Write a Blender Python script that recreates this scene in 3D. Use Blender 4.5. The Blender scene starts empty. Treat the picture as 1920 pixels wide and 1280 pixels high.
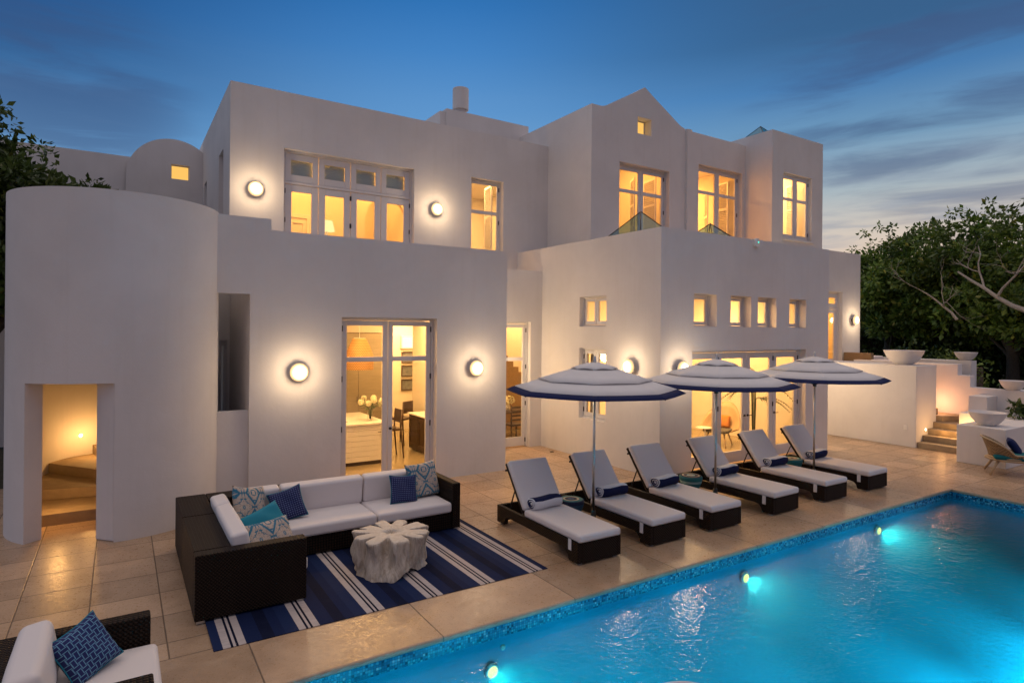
import bpy, bmesh, math, random
from mathutils import Vector, Matrix
random.seed(11)
R = math.radians
S = bpy.context.scene
COL = S.collection

# ------------------------------------------------------------------ camera
AZ = R(57.35)                                   # angle between the facade direction (+X) and the view axis
fwd = Vector((math.cos(AZ), math.sin(AZ), 0)); rgt = Vector((math.sin(AZ), -math.cos(AZ), 0)); up = Vector((0, 0, 1))
ROLL = 0.009
cr, sr = math.cos(ROLL), math.sin(ROLL)
c_r = rgt * cr + up * sr; c_u = up * cr - rgt * sr
cd = bpy.data.cameras.new('camera'); cam = bpy.data.objects.new('camera', cd); COL.objects.link(cam)
cam.matrix_world = Matrix(((c_r.x, c_u.x, -fwd.x, 0), (c_r.y, c_u.y, -fwd.y, 0), (c_r.z, c_u.z, -fwd.z, 3.0), (0, 0, 0, 1)))
cd.sensor_width = 36; cd.lens = 36 * 1147 / 1920; cd.shift_y = -21.4 / 1920
cd.clip_start = 0.05; cd.clip_end = 2000
S.camera = cam

# ------------------------------------------------------------------ render / exposure
S.render.engine = 'CYCLES'
S.view_settings.view_transform = 'Standard'; S.view_settings.look = 'None'
S.view_settings.exposure = 0.1; S.view_settings.gamma = 1.0
cy = S.cycles
cy.use_denoising = True
try: cy.denoiser = 'OPENIMAGEDENOISE'
except Exception: pass
cy.max_bounces = 8; cy.diffuse_bounces = 4; cy.glossy_bounces = 4; cy.transparent_max_bounces = 16; cy.transmission_bounces = 6
cy.sample_clamp_indirect = 4.0; cy.caustics_reflective = False; cy.caustics_refractive = False
cy.blur_glossy = 0.5

# ------------------------------------------------------------------ node helpers
class NT:
    def __init__(s, tree): s.t = tree; s.n = tree.nodes; s.l = tree.links
    def add(s, typ, **kw):
        n = s.n.new(typ)
        for k, v in kw.items(): setattr(n, k, v)
        return n
    def put(s, sock, v):
        if hasattr(v, 'is_output') or isinstance(v, bpy.types.NodeSocket): s.l.new(v, sock)
        else:
            if isinstance(v, (tuple, list)) and len(v) == 3 and sock.type == 'RGBA': v = (*v, 1)
            sock.default_value = v
    def math(s, op, a, b=0.0, c=0.0):
        n = s.add('ShaderNodeMath', operation=op); s.put(n.inputs[0], a); s.put(n.inputs[1], b); s.put(n.inputs[2], c); return n.outputs[0]
    def mix(s, f, a, b, bt='MIX'):
        n = s.add('ShaderNodeMix', data_type='RGBA', blend_type=bt); s.put(n.inputs[0], f); s.put(n.inputs[6], a); s.put(n.inputs[7], b); return n.outputs[2]
    def ramp(s, f, stops, interp='LINEAR'):
        n = s.add('ShaderNodeValToRGB'); e = n.color_ramp; e.interpolation = interp
        while len(e.elements) > 1: e.elements.remove(e.elements[-1])
        e.elements[0].position = stops[0][0]; e.elements[0].color = (*stops[0][1], 1)
        for p, c in stops[1:]:
            q = e.elements.new(p); q.color = (*c, 1)
        s.put(n.inputs[0], f); return n.outputs[0]
    def noise(s, vec=None, scale=5, detail=3, rough=.5, dist=0):
        n = s.add('ShaderNodeTexNoise'); n.inputs['Scale'].default_value = scale; n.inputs['Detail'].default_value = detail
        n.inputs['Roughness'].default_value = rough; n.inputs['Distortion'].default_value = dist
        if vec is not None: s.l.new(vec, n.inputs['Vector'])
        return n
    def remap(s, v, a, b, c=0., d=1., smooth=True):
        n = s.add('ShaderNodeMapRange', interpolation_type='SMOOTHSTEP' if smooth else 'LINEAR')
        for i, x in enumerate((v, a, b, c, d)): s.put(n.inputs[i], x)
        return n.outputs[0]
    def mapping(s, vec, scale=(1, 1, 1), loc=(0, 0, 0), rot=(0, 0, 0)):
        n = s.add('ShaderNodeMapping'); s.l.new(vec, n.inputs[0])
        n.inputs['Scale'].default_value = scale; n.inputs['Location'].default_value = loc; n.inputs['Rotation'].default_value = rot
        return n.outputs[0]

# ------------------------------------------------------------------ world: dusk sky, afterglow along +X
W = bpy.data.worlds.new('World'); S.world = W; W.use_nodes = True
t = NT(W.node_tree); t.n.clear()
tc = t.add('ShaderNodeTexCoord').outputs['Generated']
nz = t.add('ShaderNodeVectorMath', operation='NORMALIZE'); t.l.new(tc, nz.inputs[0]); dirv = nz.outputs[0]
sp = t.add('ShaderNodeSeparateXYZ'); t.l.new(dirv, sp.inputs[0]); dx, dy, dz = sp.outputs
cool = t.ramp(dz, [(0, (.34, .44, .55)), (.14, (.21, .39, .60)), (.26, (.135, .325, .60)), (.35, (.090, .260, .545)), (.41, (.050, .205, .50)), (.47, (.025, .155, .43)), (.56, (.02, .10, .28)), (.66, (.36, .32, .33)), (.8, (.78, .67, .64)), (1, (.84, .71, .67))])  # stops above the view are brightened warm to light upward faces
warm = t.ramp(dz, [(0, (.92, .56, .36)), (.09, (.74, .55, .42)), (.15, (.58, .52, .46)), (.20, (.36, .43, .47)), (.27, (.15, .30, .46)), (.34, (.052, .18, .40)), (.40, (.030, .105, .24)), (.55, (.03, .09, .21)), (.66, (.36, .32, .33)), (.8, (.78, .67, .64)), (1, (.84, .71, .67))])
az = t.math('DIVIDE', dx, t.math('POWER', t.math('ADD', t.math('ADD', t.math('MULTIPLY', dx, dx), t.math('MULTIPLY', dy, dy)), 1e-4), .5))
cool = t.mix(t.math('MULTIPLY', t.remap(az, .45, -.2), t.math('MULTIPLY', t.remap(dz, .62, .52), t.remap(dz, .18, .36))), cool, t.mix(1., cool, (.22, .36, .47), 'MULTIPLY'))
base = t.mix(t.remap(az, .45, .92), cool, warm)
# unseen sky behind the camera: pink glow added to warm the facade light
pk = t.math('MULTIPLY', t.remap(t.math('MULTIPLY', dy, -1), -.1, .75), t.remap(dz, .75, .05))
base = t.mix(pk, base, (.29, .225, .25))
# streaks of dusk cloud
def spot(px, py, pz, a, b):
    d = t.add('ShaderNodeVectorMath', operation='DOT_PRODUCT'); t.l.new(dirv, d.inputs[0]); d.inputs[1].default_value = Vector((px, py, pz)).normalized()
    return t.remap(d.outputs['Value'], math.cos(R(a)), math.cos(R(b)))
n1 = t.noise(t.mapping(dirv, (2.2, 2.2, 15)), 1.5, 6, .55, .4).outputs['Fac']
n2 = t.noise(t.mapping(dirv, (3, 3, 30), (3, 1, 2)), 1.6, 5, .6, .5).outputs['Fac']
def px_dir(x, y):
    d = fwd * 1147 + rgt * (x - 960) + up * (618.6 - y); return tuple(d.normalized())
mr = t.math('MAXIMUM', spot(*px_dir(1790, 150), 17, 5), t.math('MULTIPLY', spot(*px_dir(1880, 290), 14, 3), .9))
ml = t.math('MAXIMUM', spot(*px_dir(120, 200), 10, 1), t.math('MULTIPLY', spot(*px_dir(-60, 200), 9, 1), .9))
cm = t.math('MAXIMUM', t.math('MULTIPLY', mr, t.remap(n1, .44, .66)), t.math('MULTIPLY', ml, t.remap(n1, .40, .60)))
base = t.mix(t.math('MULTIPLY', cm, .60), base, (.040, .078, .19))
cw = t.math('MULTIPLY', t.remap(az, .55, .9), t.math('MULTIPLY', t.remap(n2, .46, .66), t.remap(dz, .30, .14)))
base = t.mix(t.math('MULTIPLY', cw, .42), base, (.22, .27, .36))
base = t.mix(t.math('MULTIPLY', t.math('MULTIPLY', t.remap(n2, .5, .7), t.remap(dz, .5, .2)), .02), base, (.32, .42, .58))
sky = t.add('ShaderNodeTexSky'); sky.sky_type = 'NISHITA'; sky.sun_disc = False; sky.sun_elevation = R(0.5); sky.sun_rotation = R(90)
lay = t.add('ShaderNodeMix', data_type='RGBA', blend_type='ADD'); lay.inputs[0].default_value = .01
t.l.new(base, lay.inputs[6]); t.l.new(sky.outputs[0], lay.inputs[7])
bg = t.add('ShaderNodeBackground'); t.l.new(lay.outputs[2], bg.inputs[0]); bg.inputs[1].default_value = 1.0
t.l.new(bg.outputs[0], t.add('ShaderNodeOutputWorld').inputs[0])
# last glow of the set sun, low on the horizon beyond the terrace
sl = bpy.data.lights.new('sun', 'SUN'); sl.energy = .05; sl.angle = R(20); sl.color = (1, .72, .55)
so = bpy.data.objects.new('sun', sl); COL.objects.link(so); so.rotation_euler = (R(86), 0, R(90))

# ------------------------------------------------------------------ materials
def new_mat(name):
    m = bpy.data.materials.new(name); m.use_nodes = True; t = NT(m.node_tree); t.n.clear()
    out = t.add('ShaderNodeOutputMaterial'); p = t.add('ShaderNodeBsdfPrincipled'); t.l.new(p.outputs[0], out.inputs[0])
    return m, t, p, out
def obj_co(t): return t.add('ShaderNodeTexCoord').outputs['Object']
def world_co(t): return t.add('ShaderNodeNewGeometry').outputs['Position']
def bump(t, p, h, strength=.3, dist=.01):
    b = t.add('ShaderNodeBump'); b.inputs['Strength'].default_value = strength; b.inputs['Distance'].default_value = dist
    t.put(b.inputs['Height'], h); t.l.new(b.outputs[0], p.inputs['Normal'])
def simple(name, col, rough=.6, metal=0., var=.12, scale=20, bs=.15, bd=.004, spec=.5, coat=0):
    m, t, p, _ = new_mat(name); co = world_co(t)
    n = t.noise(co, scale, 4, .6).outputs['Fac']
    c = t.mix(n, tuple(x * (1 - var) for x in col), tuple(min(1, x * (1 + var)) for x in col))
    t.l.new(c, p.inputs['Base Color']); p.inputs['Roughness'].default_value = rough; p.inputs['Metallic'].default_value = metal
    p.inputs['Specular IOR Level'].default_value = spec
    if bs: bump(t, p, n, bs, bd)
    return m
def stucco(name, col):
    m, t, p, _ = new_mat(name); co = world_co(t)
    big = t.noise(co, .7, 5, .6, .3).outputs['Fac']; mid = t.noise(co, 7, 5, .65, .6).outputs['Fac']; fine = t.noise(co, 60, 3, .6).outputs['Fac']
    st = t.noise(t.mapping(co, (5, 5, .35)), 1.2, 4, .6).outputs['Fac']
    c = t.mix(t.remap(big, .3, .7), tuple(x * .91 for x in col), col)
    c = t.mix(t.math('MULTIPLY', t.remap(st, .50, .72), .15), c, tuple(x * y for x, y in zip(col, (.80, .77, .72))))
    t.l.new(c, p.inputs['Base Color']); p.inputs['Roughness'].default_value = .88; p.inputs['Specular IOR Level'].default_value = .25
    h = t.math('ADD', t.math('MULTIPLY', mid, .8), t.math('MULTIPLY', fine, .25))
    bump(t, p, h, .26, .016)
    return m
def emit(name, col, strength):
    m = bpy.data.materials.new(name); m.use_nodes = True; t = NT(m.node_tree); t.n.clear()
    e = t.add('ShaderNodeEmission'); e.inputs[0].default_value = (*col, 1); e.inputs[1].default_value = strength
    t.l.new(e.outputs[0], t.add('ShaderNodeOutputMaterial').inputs[0]); return m
def glass(name, tint=(1, 1, 1), rmax=.9):
    m = bpy.data.materials.new(name); m.use_nodes = True; t = NT(m.node_tree); t.n.clear()
    tr = t.add('ShaderNodeBsdfTransparent'); tr.inputs[0].default_value = (*tint, 1)
    gl = t.add('ShaderNodeBsdfGlossy'); gl.inputs['Roughness'].default_value = .01
    g = t.add('ShaderNodeNewGeometry'); dp = t.add('ShaderNodeVectorMath', operation='DOT_PRODUCT'); t.l.new(g.outputs['Incoming'], dp.inputs[0]); t.l.new(g.outputs['Normal'], dp.inputs[1])
    fr = t.math('ADD', .03, t.math('MULTIPLY', .97, t.math('POWER', t.math('SUBTRACT', 1., t.math('ABSOLUTE', dp.outputs['Value'])), 5.)))   # thin pane: same from either side
    mx = t.add('ShaderNodeMixShader'); t.l.new(t.math('MULTIPLY', fr, rmax), mx.inputs[0]); t.l.new(tr.outputs[0], mx.inputs[1]); t.l.new(gl.outputs[0], mx.inputs[2])
    t.l.new(mx.outputs[0], t.add('ShaderNodeOutputMaterial').inputs[0]); return m

M = {}
M['stucco'] = stucco('white_stucco', (.74, .71, .695))
M['stucco_far'] = M['stucco']
M['plaster'] = simple('interior_plaster', (.74, .69, .60), .9, var=.03, scale=1.5, bs=0, spec=.1)
M['paint'] = simple('white_joinery_paint', (.66, .645, .65), .38, var=.04, scale=14, bs=.05)
M['white'] = simple('white_lacquer', (.78, .76, .73), .35, var=.03, bs=.03)
M['bowl'] = simple('white_concrete', (.70, .66, .64), .75, var=.08, scale=9, bs=.25, bd=.006)
M['cushion'] = simple('pale_grey_canvas', (.73, .68, .665), .9, var=.05, scale=240, bs=.25, bd=.002, spec=.2)
M['towel_white'] = simple('white_terry', (.72, .72, .74), .95, var=.12, scale=160, bs=.7, bd=.006, spec=.1)
M['towel_navy'] = simple('navy_terry', (.016, .022, .075), .95, var=.3, scale=160, bs=.7, bd=.006, spec=.1)
M['canopy'] = simple('off_white_acrylic', (.70, .68, .67), .85, var=.06, scale=5, bs=.12, bd=.01, spec=.2)
M['navy'] = simple('navy_acrylic', (.010, .017, .075), .85, var=.2, scale=90, bs=.2, spec=.2)
M['teal'] = simple('teal_linen', (.022, .215, .31), .85, var=.14, scale=120, bs=.3, bd=.003, spec=.2)
M['teal_dark'] = simple('teal_canvas', (.012, .13, .15), .85, var=.14, scale=120, bs=.3, bd=.003, spec=.2)
M['metal'] = simple('brushed_aluminium', (.62, .62, .60), .28, 1., var=.06, scale=60, bs=.05)
M['dark_metal'] = simple('dark_bronze', (.03, .026, .024), .4, .6, var=.2)
M['hinge'] = simple('aged_hinge', (.045, .035, .03), .45, .5, var=.2)
M['wood_dark'] = simple('dark_walnut', (.055, .030, .016), .45, var=.35, scale=14, bs=.2)
M['wood_pale'] = simple('pale_teak', (.42, .30, .18), .5, var=.25, scale=18, bs=.2)
M['rattan'] = simple('natural_rattan', (.42, .31, .19), .55, var=.25, scale=90, bs=.5, bd=.006)
M['stone_step'] = simple('weathered_step_stone', (.30, .225, .14), .7, var=.35, scale=6, bs=.5, bd=.02)
M['step_oak'] = simple('oak_stair', (.30, .19, .075), .5, var=.2, scale=10)
M['grey_fabric'] = simple('charcoal_fabric', (.10, .095, .09), .9, var=.15, scale=80)
M['orange'] = simple('orange_fabric', (.55, .22, .05), .85, var=.15, scale=80)
M['green_leaf'] = simple('stem_green', (.05, .09, .025), .6, var=.3)
M['petal'] = simple('cream_petals', (.72, .70, .48), .8, var=.15, scale=30)
M['canvas_art'] = simple('seascape_canvas', (.14, .15, .16), .6, var=.8, scale=11)
M['blind_grey'] = simple('grey_green_blind', (.40, .49, .51), .7, var=.05)
M['glass'] = glass('window_glass', (.97, .985, .98))
def mk_teal():
    m, t, p, out = new_mat('teal_sky_tint_glass'); p.inputs['Base Color'].default_value = (.03, .30, .42, 1); p.inputs['Roughness'].default_value = .12  # solid teal base stands in for the reflected sky
    tr = t.add('ShaderNodeBsdfTransparent'); tr.inputs[0].default_value = (.2, .75, .9, 1); mx = t.add('ShaderNodeMixShader'); mx.inputs[0].default_value = .65
    t.l.new(tr.outputs[0], mx.inputs[1]); t.l.new(p.outputs[0], mx.inputs[2]); t.l.new(mx.outputs[0], out.inputs[0]); return m
M['teal_glass'] = mk_teal()
M['sky_glass'] = glass('tinted_skylight_glass', (.52, .70, .76), 1.6)
def mk_lamp():
    m = bpy.data.materials.new('frosted_lamp_glow'); m.use_nodes = True; t = NT(m.node_tree); t.n.clear()
    co = t.add('ShaderNodeTexCoord').outputs['Object']; ln = t.add('ShaderNodeVectorMath', operation='LENGTH'); mp = t.mapping(co, (1, 1, 0)); t.l.new(mp, ln.inputs[0])
    f = t.remap(ln.outputs['Value'], .162, .02); e = t.add('ShaderNodeEmission'); t.l.new(t.mix(f, (1, .62, .27), (1, .86, .62)), e.inputs[0])
    t.l.new(t.remap(f, 0, 1, 1.1, 9., False), e.inputs[1]); t.l.new(e.outputs[0], t.add('ShaderNodeOutputMaterial').inputs[0]); return m
M['lamp'] = mk_lamp()
M['lamp_shade_glow'] = emit('lit_shade', (1, .62, .25), 1.6)
M['step_glow'] = emit('step_lamp_glow', (1, .75, .42), 14)
M['down_glow'] = emit('downlight_glow', (1, .8, .5), 6)
M['pane_glow'] = emit('window_glow_sheet', (1, .56, .13), .95)
M['pool_glow'] = emit('underwater_lamp_glow', (1, .70, .20), 3.4)
M['led'] = emit('green_indicator', (.1, .9, .7), 1.2)
M['square_glow'] = emit('bright_square_glow', (1, .88, .60), 1.6)
M['bark'] = simple('grey_bark', (.10, .08, .06), .9, var=.4, scale=12, bs=.8, bd=.03)
M['bare'] = simple('bare_silver_wood', (.42, .36, .30), .85, var=.25, scale=20, bs=.4, bd=.01)

def mk_polished(name, a, b):
    m, t, p, _ = new_mat(name); co = world_co(t); n = t.noise(co, 1.6, 5, .6, .5).outputs['Fac']
    t.l.new(t.mix(n, a, b), p.inputs['Base Color']); p.inputs['Roughness'].default_value = .17; return m
M['polished'] = mk_polished('polished_concrete', (.20, .16, .10), (.33, .27, .17))

def mk_cab():
    m, t, p, _ = new_mat('grey_oak_veneer'); co = world_co(t)
    n = t.noise(t.mapping(co, (1.2, 1.2, 16)), 2, 4, .6, .3).outputs['Fac']
    t.l.new(t.mix(n, (.16, .135, .10), (.30, .26, .19)), p.inputs['Base Color']); p.inputs['Roughness'].default_value = .5; return m
M['cab'] = mk_cab()

def mk_deck(name, tx, ty, ox, oy, tint=1.05):
    m, t, p, _ = new_mat(name); co = world_co(t)
    s = t.add('ShaderNodeSeparateXYZ'); t.l.new(co, s.inputs[0])
    u = t.math('DIVIDE', t.math('SUBTRACT', s.outputs[0], ox), tx); v = t.math('DIVIDE', t.math('SUBTRACT', s.outputs[1], oy), ty)
    fu, fv = t.math('FRACT', u), t.math('FRACT', v)
    du = t.math('MULTIPLY', t.math('MINIMUM', fu, t.math('SUBTRACT', 1., fu)), tx); dv = t.math('MULTIPLY', t.math('MINIMUM', fv, t.math('SUBTRACT', 1., fv)), ty)
    wob = t.math('MULTIPLY', t.math('SUBTRACT', t.noise(co, 9, 3, .6).outputs['Fac'], .5), .006)
    j = t.math('ADD', t.math('MINIMUM', du, dv), wob)
    joint = t.remap(j, .0035, .010, 1., 0.)
    cv = t.add('ShaderNodeCombineXYZ'); t.l.new(t.math('FLOOR', u), cv.inputs[0]); t.l.new(t.math('FLOOR', v), cv.inputs[1])
    wn = t.add('ShaderNodeTexWhiteNoise', noise_dimensions='2D'); t.l.new(cv.outputs[0], wn.inputs[0])
    a = t.noise(co, 2.2, 6, .65, .8).outputs['Fac']; b = t.noise(co, 26, 5, .7, .4).outputs['Fac']; pit = t.noise(co, 95, 3, .6).outputs['Fac']
    c = t.ramp(a, [(.25, (.33 * tint, .215 * tint, .130 * tint)), (.5, (.44 * tint, .298 * tint, .188 * tint)), (.75, (.54 * tint, .385 * tint, .255 * tint))])
    c = t.mix(t.math('MULTIPLY', t.remap(b, .35, .75), .42), c, (.30 * tint, .20 * tint, .125 * tint))
    hs = t.add('ShaderNodeHueSaturation'); t.l.new(c, hs.inputs['Color']); t.l.new(t.remap(wn.outputs[0], 0, 1, .80, 1.14, False), hs.inputs['Value']); c = hs.outputs[0]
    c = t.mix(t.math('MULTIPLY', t.remap(pit, .62, .72), .5), c, (.16, .105, .065))
    c = t.mix(t.math('MULTIPLY', joint, .85), c, (.085, .058, .038))
    t.l.new(c, p.inputs['Base Color'])
    t.l.new(t.math('ADD', t.remap(b, .3, .75, .23, .48), t.math('MULTIPLY', joint, .25)), p.inputs['Roughness'])
    h = t.math('SUBTRACT', t.math('ADD', t.math('MULTIPLY', b, .4), t.math('MULTIPLY', pit, .35)), t.math('MULTIPLY', joint, 1.0))
    bump(t, p, h, .34, .007)
    return m
M['deck'] = mk_deck('travertine_paving', .65, .65, .40, .80)
M['coping'] = mk_deck('travertine_coping', 1.63, 6.0, 1.05, .3, 1.05)

def mk_wicker(name, c0, c1):
    m, t, p, _ = new_mat(name); co = obj_co(t)
    # over-under weave: three projected checker fields of flat strands
    s = t.add('ShaderNodeSeparateXYZ'); t.l.new(co, s.inputs[0])
    k = 2 * math.pi / .036
    sx, sy, sz = (t.math('SINE', t.math('MULTIPLY', o, k)) for o in s.outputs)
    hh = t.math('ADD', t.math('MULTIPLY', sx, sz), t.math('ADD', t.math('MULTIPLY', sy, sz), t.math('MULTIPLY', sx, sy)))
    n = t.noise(co, 35, 3, .6).outputs['Fac']
    f = t.remap(hh, -1.1, 1.1)
    t.l.new(t.mix(t.math('MULTIPLY', f, t.remap(n, .2, .8, .6, 1.)), c0, c1), p.inputs['Base Color'])
    p.inputs['Roughness'].default_value = .5; p.inputs['Specular IOR Level'].default_value = .14; bump(t, p, f, .9, .012); return m
M['wicker'] = mk_wicker('dark_brown_wicker', (.003, .002, .0015), (.034, .018, .011))
M['wicker_tan'] = mk_wicker('tan_woven_cane', (.20, .13, .07), (.42, .31, .19))

def mk_rug():
    m, t, p, _ = new_mat('striped_outdoor_rug'); co = world_co(t)
    s = t.add('ShaderNodeSeparateXYZ'); t.l.new(co, s.inputs[0])
    P = .6875
    f = t.math('FRACT', t.math('DIVIDE', t.math('SUBTRACT', s.outputs[0], .83 - 4 * P), P))
    w, nv, md, dk = (.56, .49, .46), (.004, .006, .022), (.009, .018, .066), (.005, .008, .030)
    q = lambda d: d / P
    c = t.ramp(f, [(0, w), (q(.066), nv), (q(.088), w), (q(.112), nv), (q(.134), w), (q(.2), md), (q(.345), dk), (q(.46), md), (q(.56), (.013, .026, .085))], 'CONSTANT')
    n = t.noise(t.mapping(co, (4, 160, 4)), 1, 3, .6).outputs['Fac']; n2 = t.noise(co, 5, 4, .6).outputs['Fac']
    c = t.mix(t.remap(n, .3, .7, .0, .25), c, (.012, .016, .035)); c = t.mix(t.math('MULTIPLY', t.remap(n2, .45, .7), .12), c, (.02, .03, .07))
    t.l.new(c, p.inputs['Base Color']); p.inputs['Roughness'].default_value = .8; p.inputs['Specular IOR Level'].default_value = .08; bump(t, p, n, .5, .004); return m
M['rug'] = mk_rug()

def mk_damask():
    m, t, p, _ = new_mat('blue_damask_print'); co = obj_co(t)
    s = t.add('ShaderNodeSeparateXYZ'); t.l.new(co, s.inputs[0])
    # mirrored ogee medallions
    px = t.math('ABSOLUTE', t.math('SUBTRACT', t.math('FRACT', t.math('ADD', t.math('MULTIPLY', s.outputs[0], 3.1), .5)), .5))
    pz = t.math('ABSOLUTE', t.math('SUBTRACT', t.math('FRACT', t.math('ADD', t.math('MULTIPLY', s.outputs[2], 2.7), .1)), .5))
    cv = t.add('ShaderNodeCombineXYZ'); t.l.new(px, cv.inputs[0]); t.l.new(pz, cv.inputs[1])
    n = t.noise(cv.outputs[0], 7, 2, .5, 1.2).outputs['Fac']
    rad = t.math('SQRT', t.math('ADD', t.math('MULTIPLY', px, px), t.math('MULTIPLY', pz, pz)))
    wv = t.math('SINE', t.math('ADD', t.math('MULTIPLY', rad, 34.), t.math('MULTIPLY', n, 9.)))
    og = t.math('ABSOLUTE', t.math('SUBTRACT', t.math('ADD', px, t.math('MULTIPLY', pz, .9)), .36))
    line = t.math('MAXIMUM', t.remap(og, .07, .03), t.remap(wv, .62, .85))
    c = t.mix(line, (.50, .41, .34), (.030, .17, .27))
    n3 = t.noise(cv.outputs[0], 16, 2, .5, 2.).outputs['Fac']
    c = t.mix(t.remap(n3, .60, .66), c, (.02, .035, .09))
    t.l.new(c, p.inputs['Base Color']); p.inputs['Roughness'].default_value = .9
    bump(t, p, t.noise(co, 220, 2).outputs['Fac'], .3, .002); return m
M['damask'] = mk_damask()
def mk_dots():
    m, t, p, _ = new_mat('navy_dashed_weave'); co = obj_co(t)
    s = t.add('ShaderNodeSeparateXYZ'); t.l.new(co, s.inputs[0])
    a = t.math('FRACT', t.math('MULTIPLY', s.outputs[0], 36)); b = t.math('FRACT', t.math('MULTIPLY', s.outputs[2], 36))
    d = t.math('MULTIPLY', t.math('MULTIPLY', t.math('GREATER_THAN', a, .42), t.math('LESS_THAN', a, .82)), t.math('MULTIPLY', t.math('GREATER_THAN', b, .36), t.math('LESS_THAN', b, .66)))
    t.l.new(t.mix(d, (.010, .016, .085), (.16, .22, .40)), p.inputs['Base Color']); p.inputs['Roughness'].default_value = .9
    bump(t, p, d, .5, .003); return m
M['dots'] = mk_dots()
def mk_lattice():
    m, t, p, _ = new_mat('navy_interlock_print'); co = obj_co(t)
    s = t.add('ShaderNodeSeparateXYZ'); t.l.new(co, s.inputs[0]); k = 1 / .040
    u = t.math('MULTIPLY', s.outputs[0], k); v = t.math('MULTIPLY', s.outputs[2], k)
    fu, fv = t.math('FRACT', u), t.math('FRACT', v)
    odd = t.math('FLOORED_MODULO', t.math('ADD', t.math('FLOOR', u), t.math('FLOOR', v)), 2.)
    ln = lambda f: t.remap(t.math('ABSOLUTE', t.math('SUBTRACT', t.math('ABSOLUTE', t.math('SUBTRACT', f, .5)), .36)), .085, .05)
    line = t.math('ADD', t.math('MULTIPLY', odd, ln(fu)), t.math('MULTIPLY', t.math('SUBTRACT', 1., odd), ln(fv)))
    t.l.new(t.mix(line, (.010, .017, .105), (.13, .30, .45)), p.inputs['Base Color']); p.inputs['Roughness'].default_value = .85
    bump(t, p, t.noise(co, 220, 2).outputs['Fac'], .3, .002); return m
M['lattice'] = mk_lattice()

def mk_drum(name, cols):
    m, t, p, _ = new_mat(name); co = obj_co(t)
    s = t.add('ShaderNodeSeparateXYZ'); t.l.new(co, s.inputs[0])
    rad = t.math('SQRT', t.math('ADD', t.math('MULTIPLY', s.outputs[0], s.outputs[0]), t.math('MULTIPLY', s.outputs[1], s.outputs[1])))
    path = t.math('ADD', rad, t.math('SUBTRACT', .42, s.outputs[2]))
    c = t.ramp(t.math('DIVIDE', path, .62), cols, 'CONSTANT')
    t.l.new(c, p.inputs['Base Color']); p.inputs['Roughness'].default_value = .7
    bump(t, p, t.math('SINE', t.math('MULTIPLY', path, 520)), .6, .005); return m
_n, _t, _c, _w = (.008, .014, .05), (.02, .19, .20), (.52, .46, .32), (.35, .55, .55)
M['drum_navy'] = mk_drum('woven_navy_rings', [(0, (.05, .1, .2)), (.08, _n), (.15, _c), (.20, _t), (.30, _n), (.42, (.02, .08, .14)), (.52, _t), (.6, _n)])
M['drum_dark'] = mk_drum('woven_dark_teal_rings', [(0, _c), (.07, _w), (.12, _n), (.21, _c), (.25, _n), (.31, _t), (.45, _w), (.5, _t), (.62, _n)])
M['drum_teal'] = mk_drum('woven_teal_rings', [(0, _n), (.06, _c), (.12, (.45, .12, .05)), (.15, _w), (.22, _t), (.29, _c), (.33, _t), (.55, (.01, .12, .14)), (.65, _n)])

def mk_mosaic():
    m, t, p, _ = new_mat('blue_glass_mosaic'); co = world_co(t)
    s = t.add('ShaderNodeSeparateXYZ'); t.l.new(co, s.inputs[0]); k = .026
    ax = t.math('DIVIDE', t.math('ADD', s.outputs[0], s.outputs[1]), k); azz = t.math('DIVIDE', s.outputs[2], k)
    cv = t.add('ShaderNodeCombineXYZ'); t.l.new(t.math('FLOOR', ax), cv.inputs[0]); t.l.new(t.math('FLOOR', azz), cv.inputs[1])
    wn = t.add('ShaderNodeTexWhiteNoise', noise_dimensions='2D'); t.l.new(cv.outputs[0], wn.inputs[0])
    c = t.ramp(wn.outputs[0], [(0, (.006, .04, .10)), (.12, (.02, .17, .30)), (.4, (.035, .30, .44)), (.68, (.09, .44, .56)), (.88, (.28, .62, .68)), (.95, (.01, .08, .16))], 'CONSTANT')
    fa, fb = t.math('FRACT', ax), t.math('FRACT', azz)
    g = t.math('MAXIMUM', t.remap(t.math('MINIMUM', fa, t.math('SUBTRACT', 1., fa)), .09, .04), t.remap(t.math('MINIMUM', fb, t.math('SUBTRACT', 1., fb)), .09, .04))
    t.l.new(t.mix(g, c, (.02, .10, .15)), p.inputs['Base Color']); p.inputs['Roughness'].default_value = .15; return m
M['mosaic'] = mk_mosaic()
M['pool'] = simple('blue_pool_plaster', (.012, .38, .58), .8, var=.10, scale=2, bs=.1)
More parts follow.
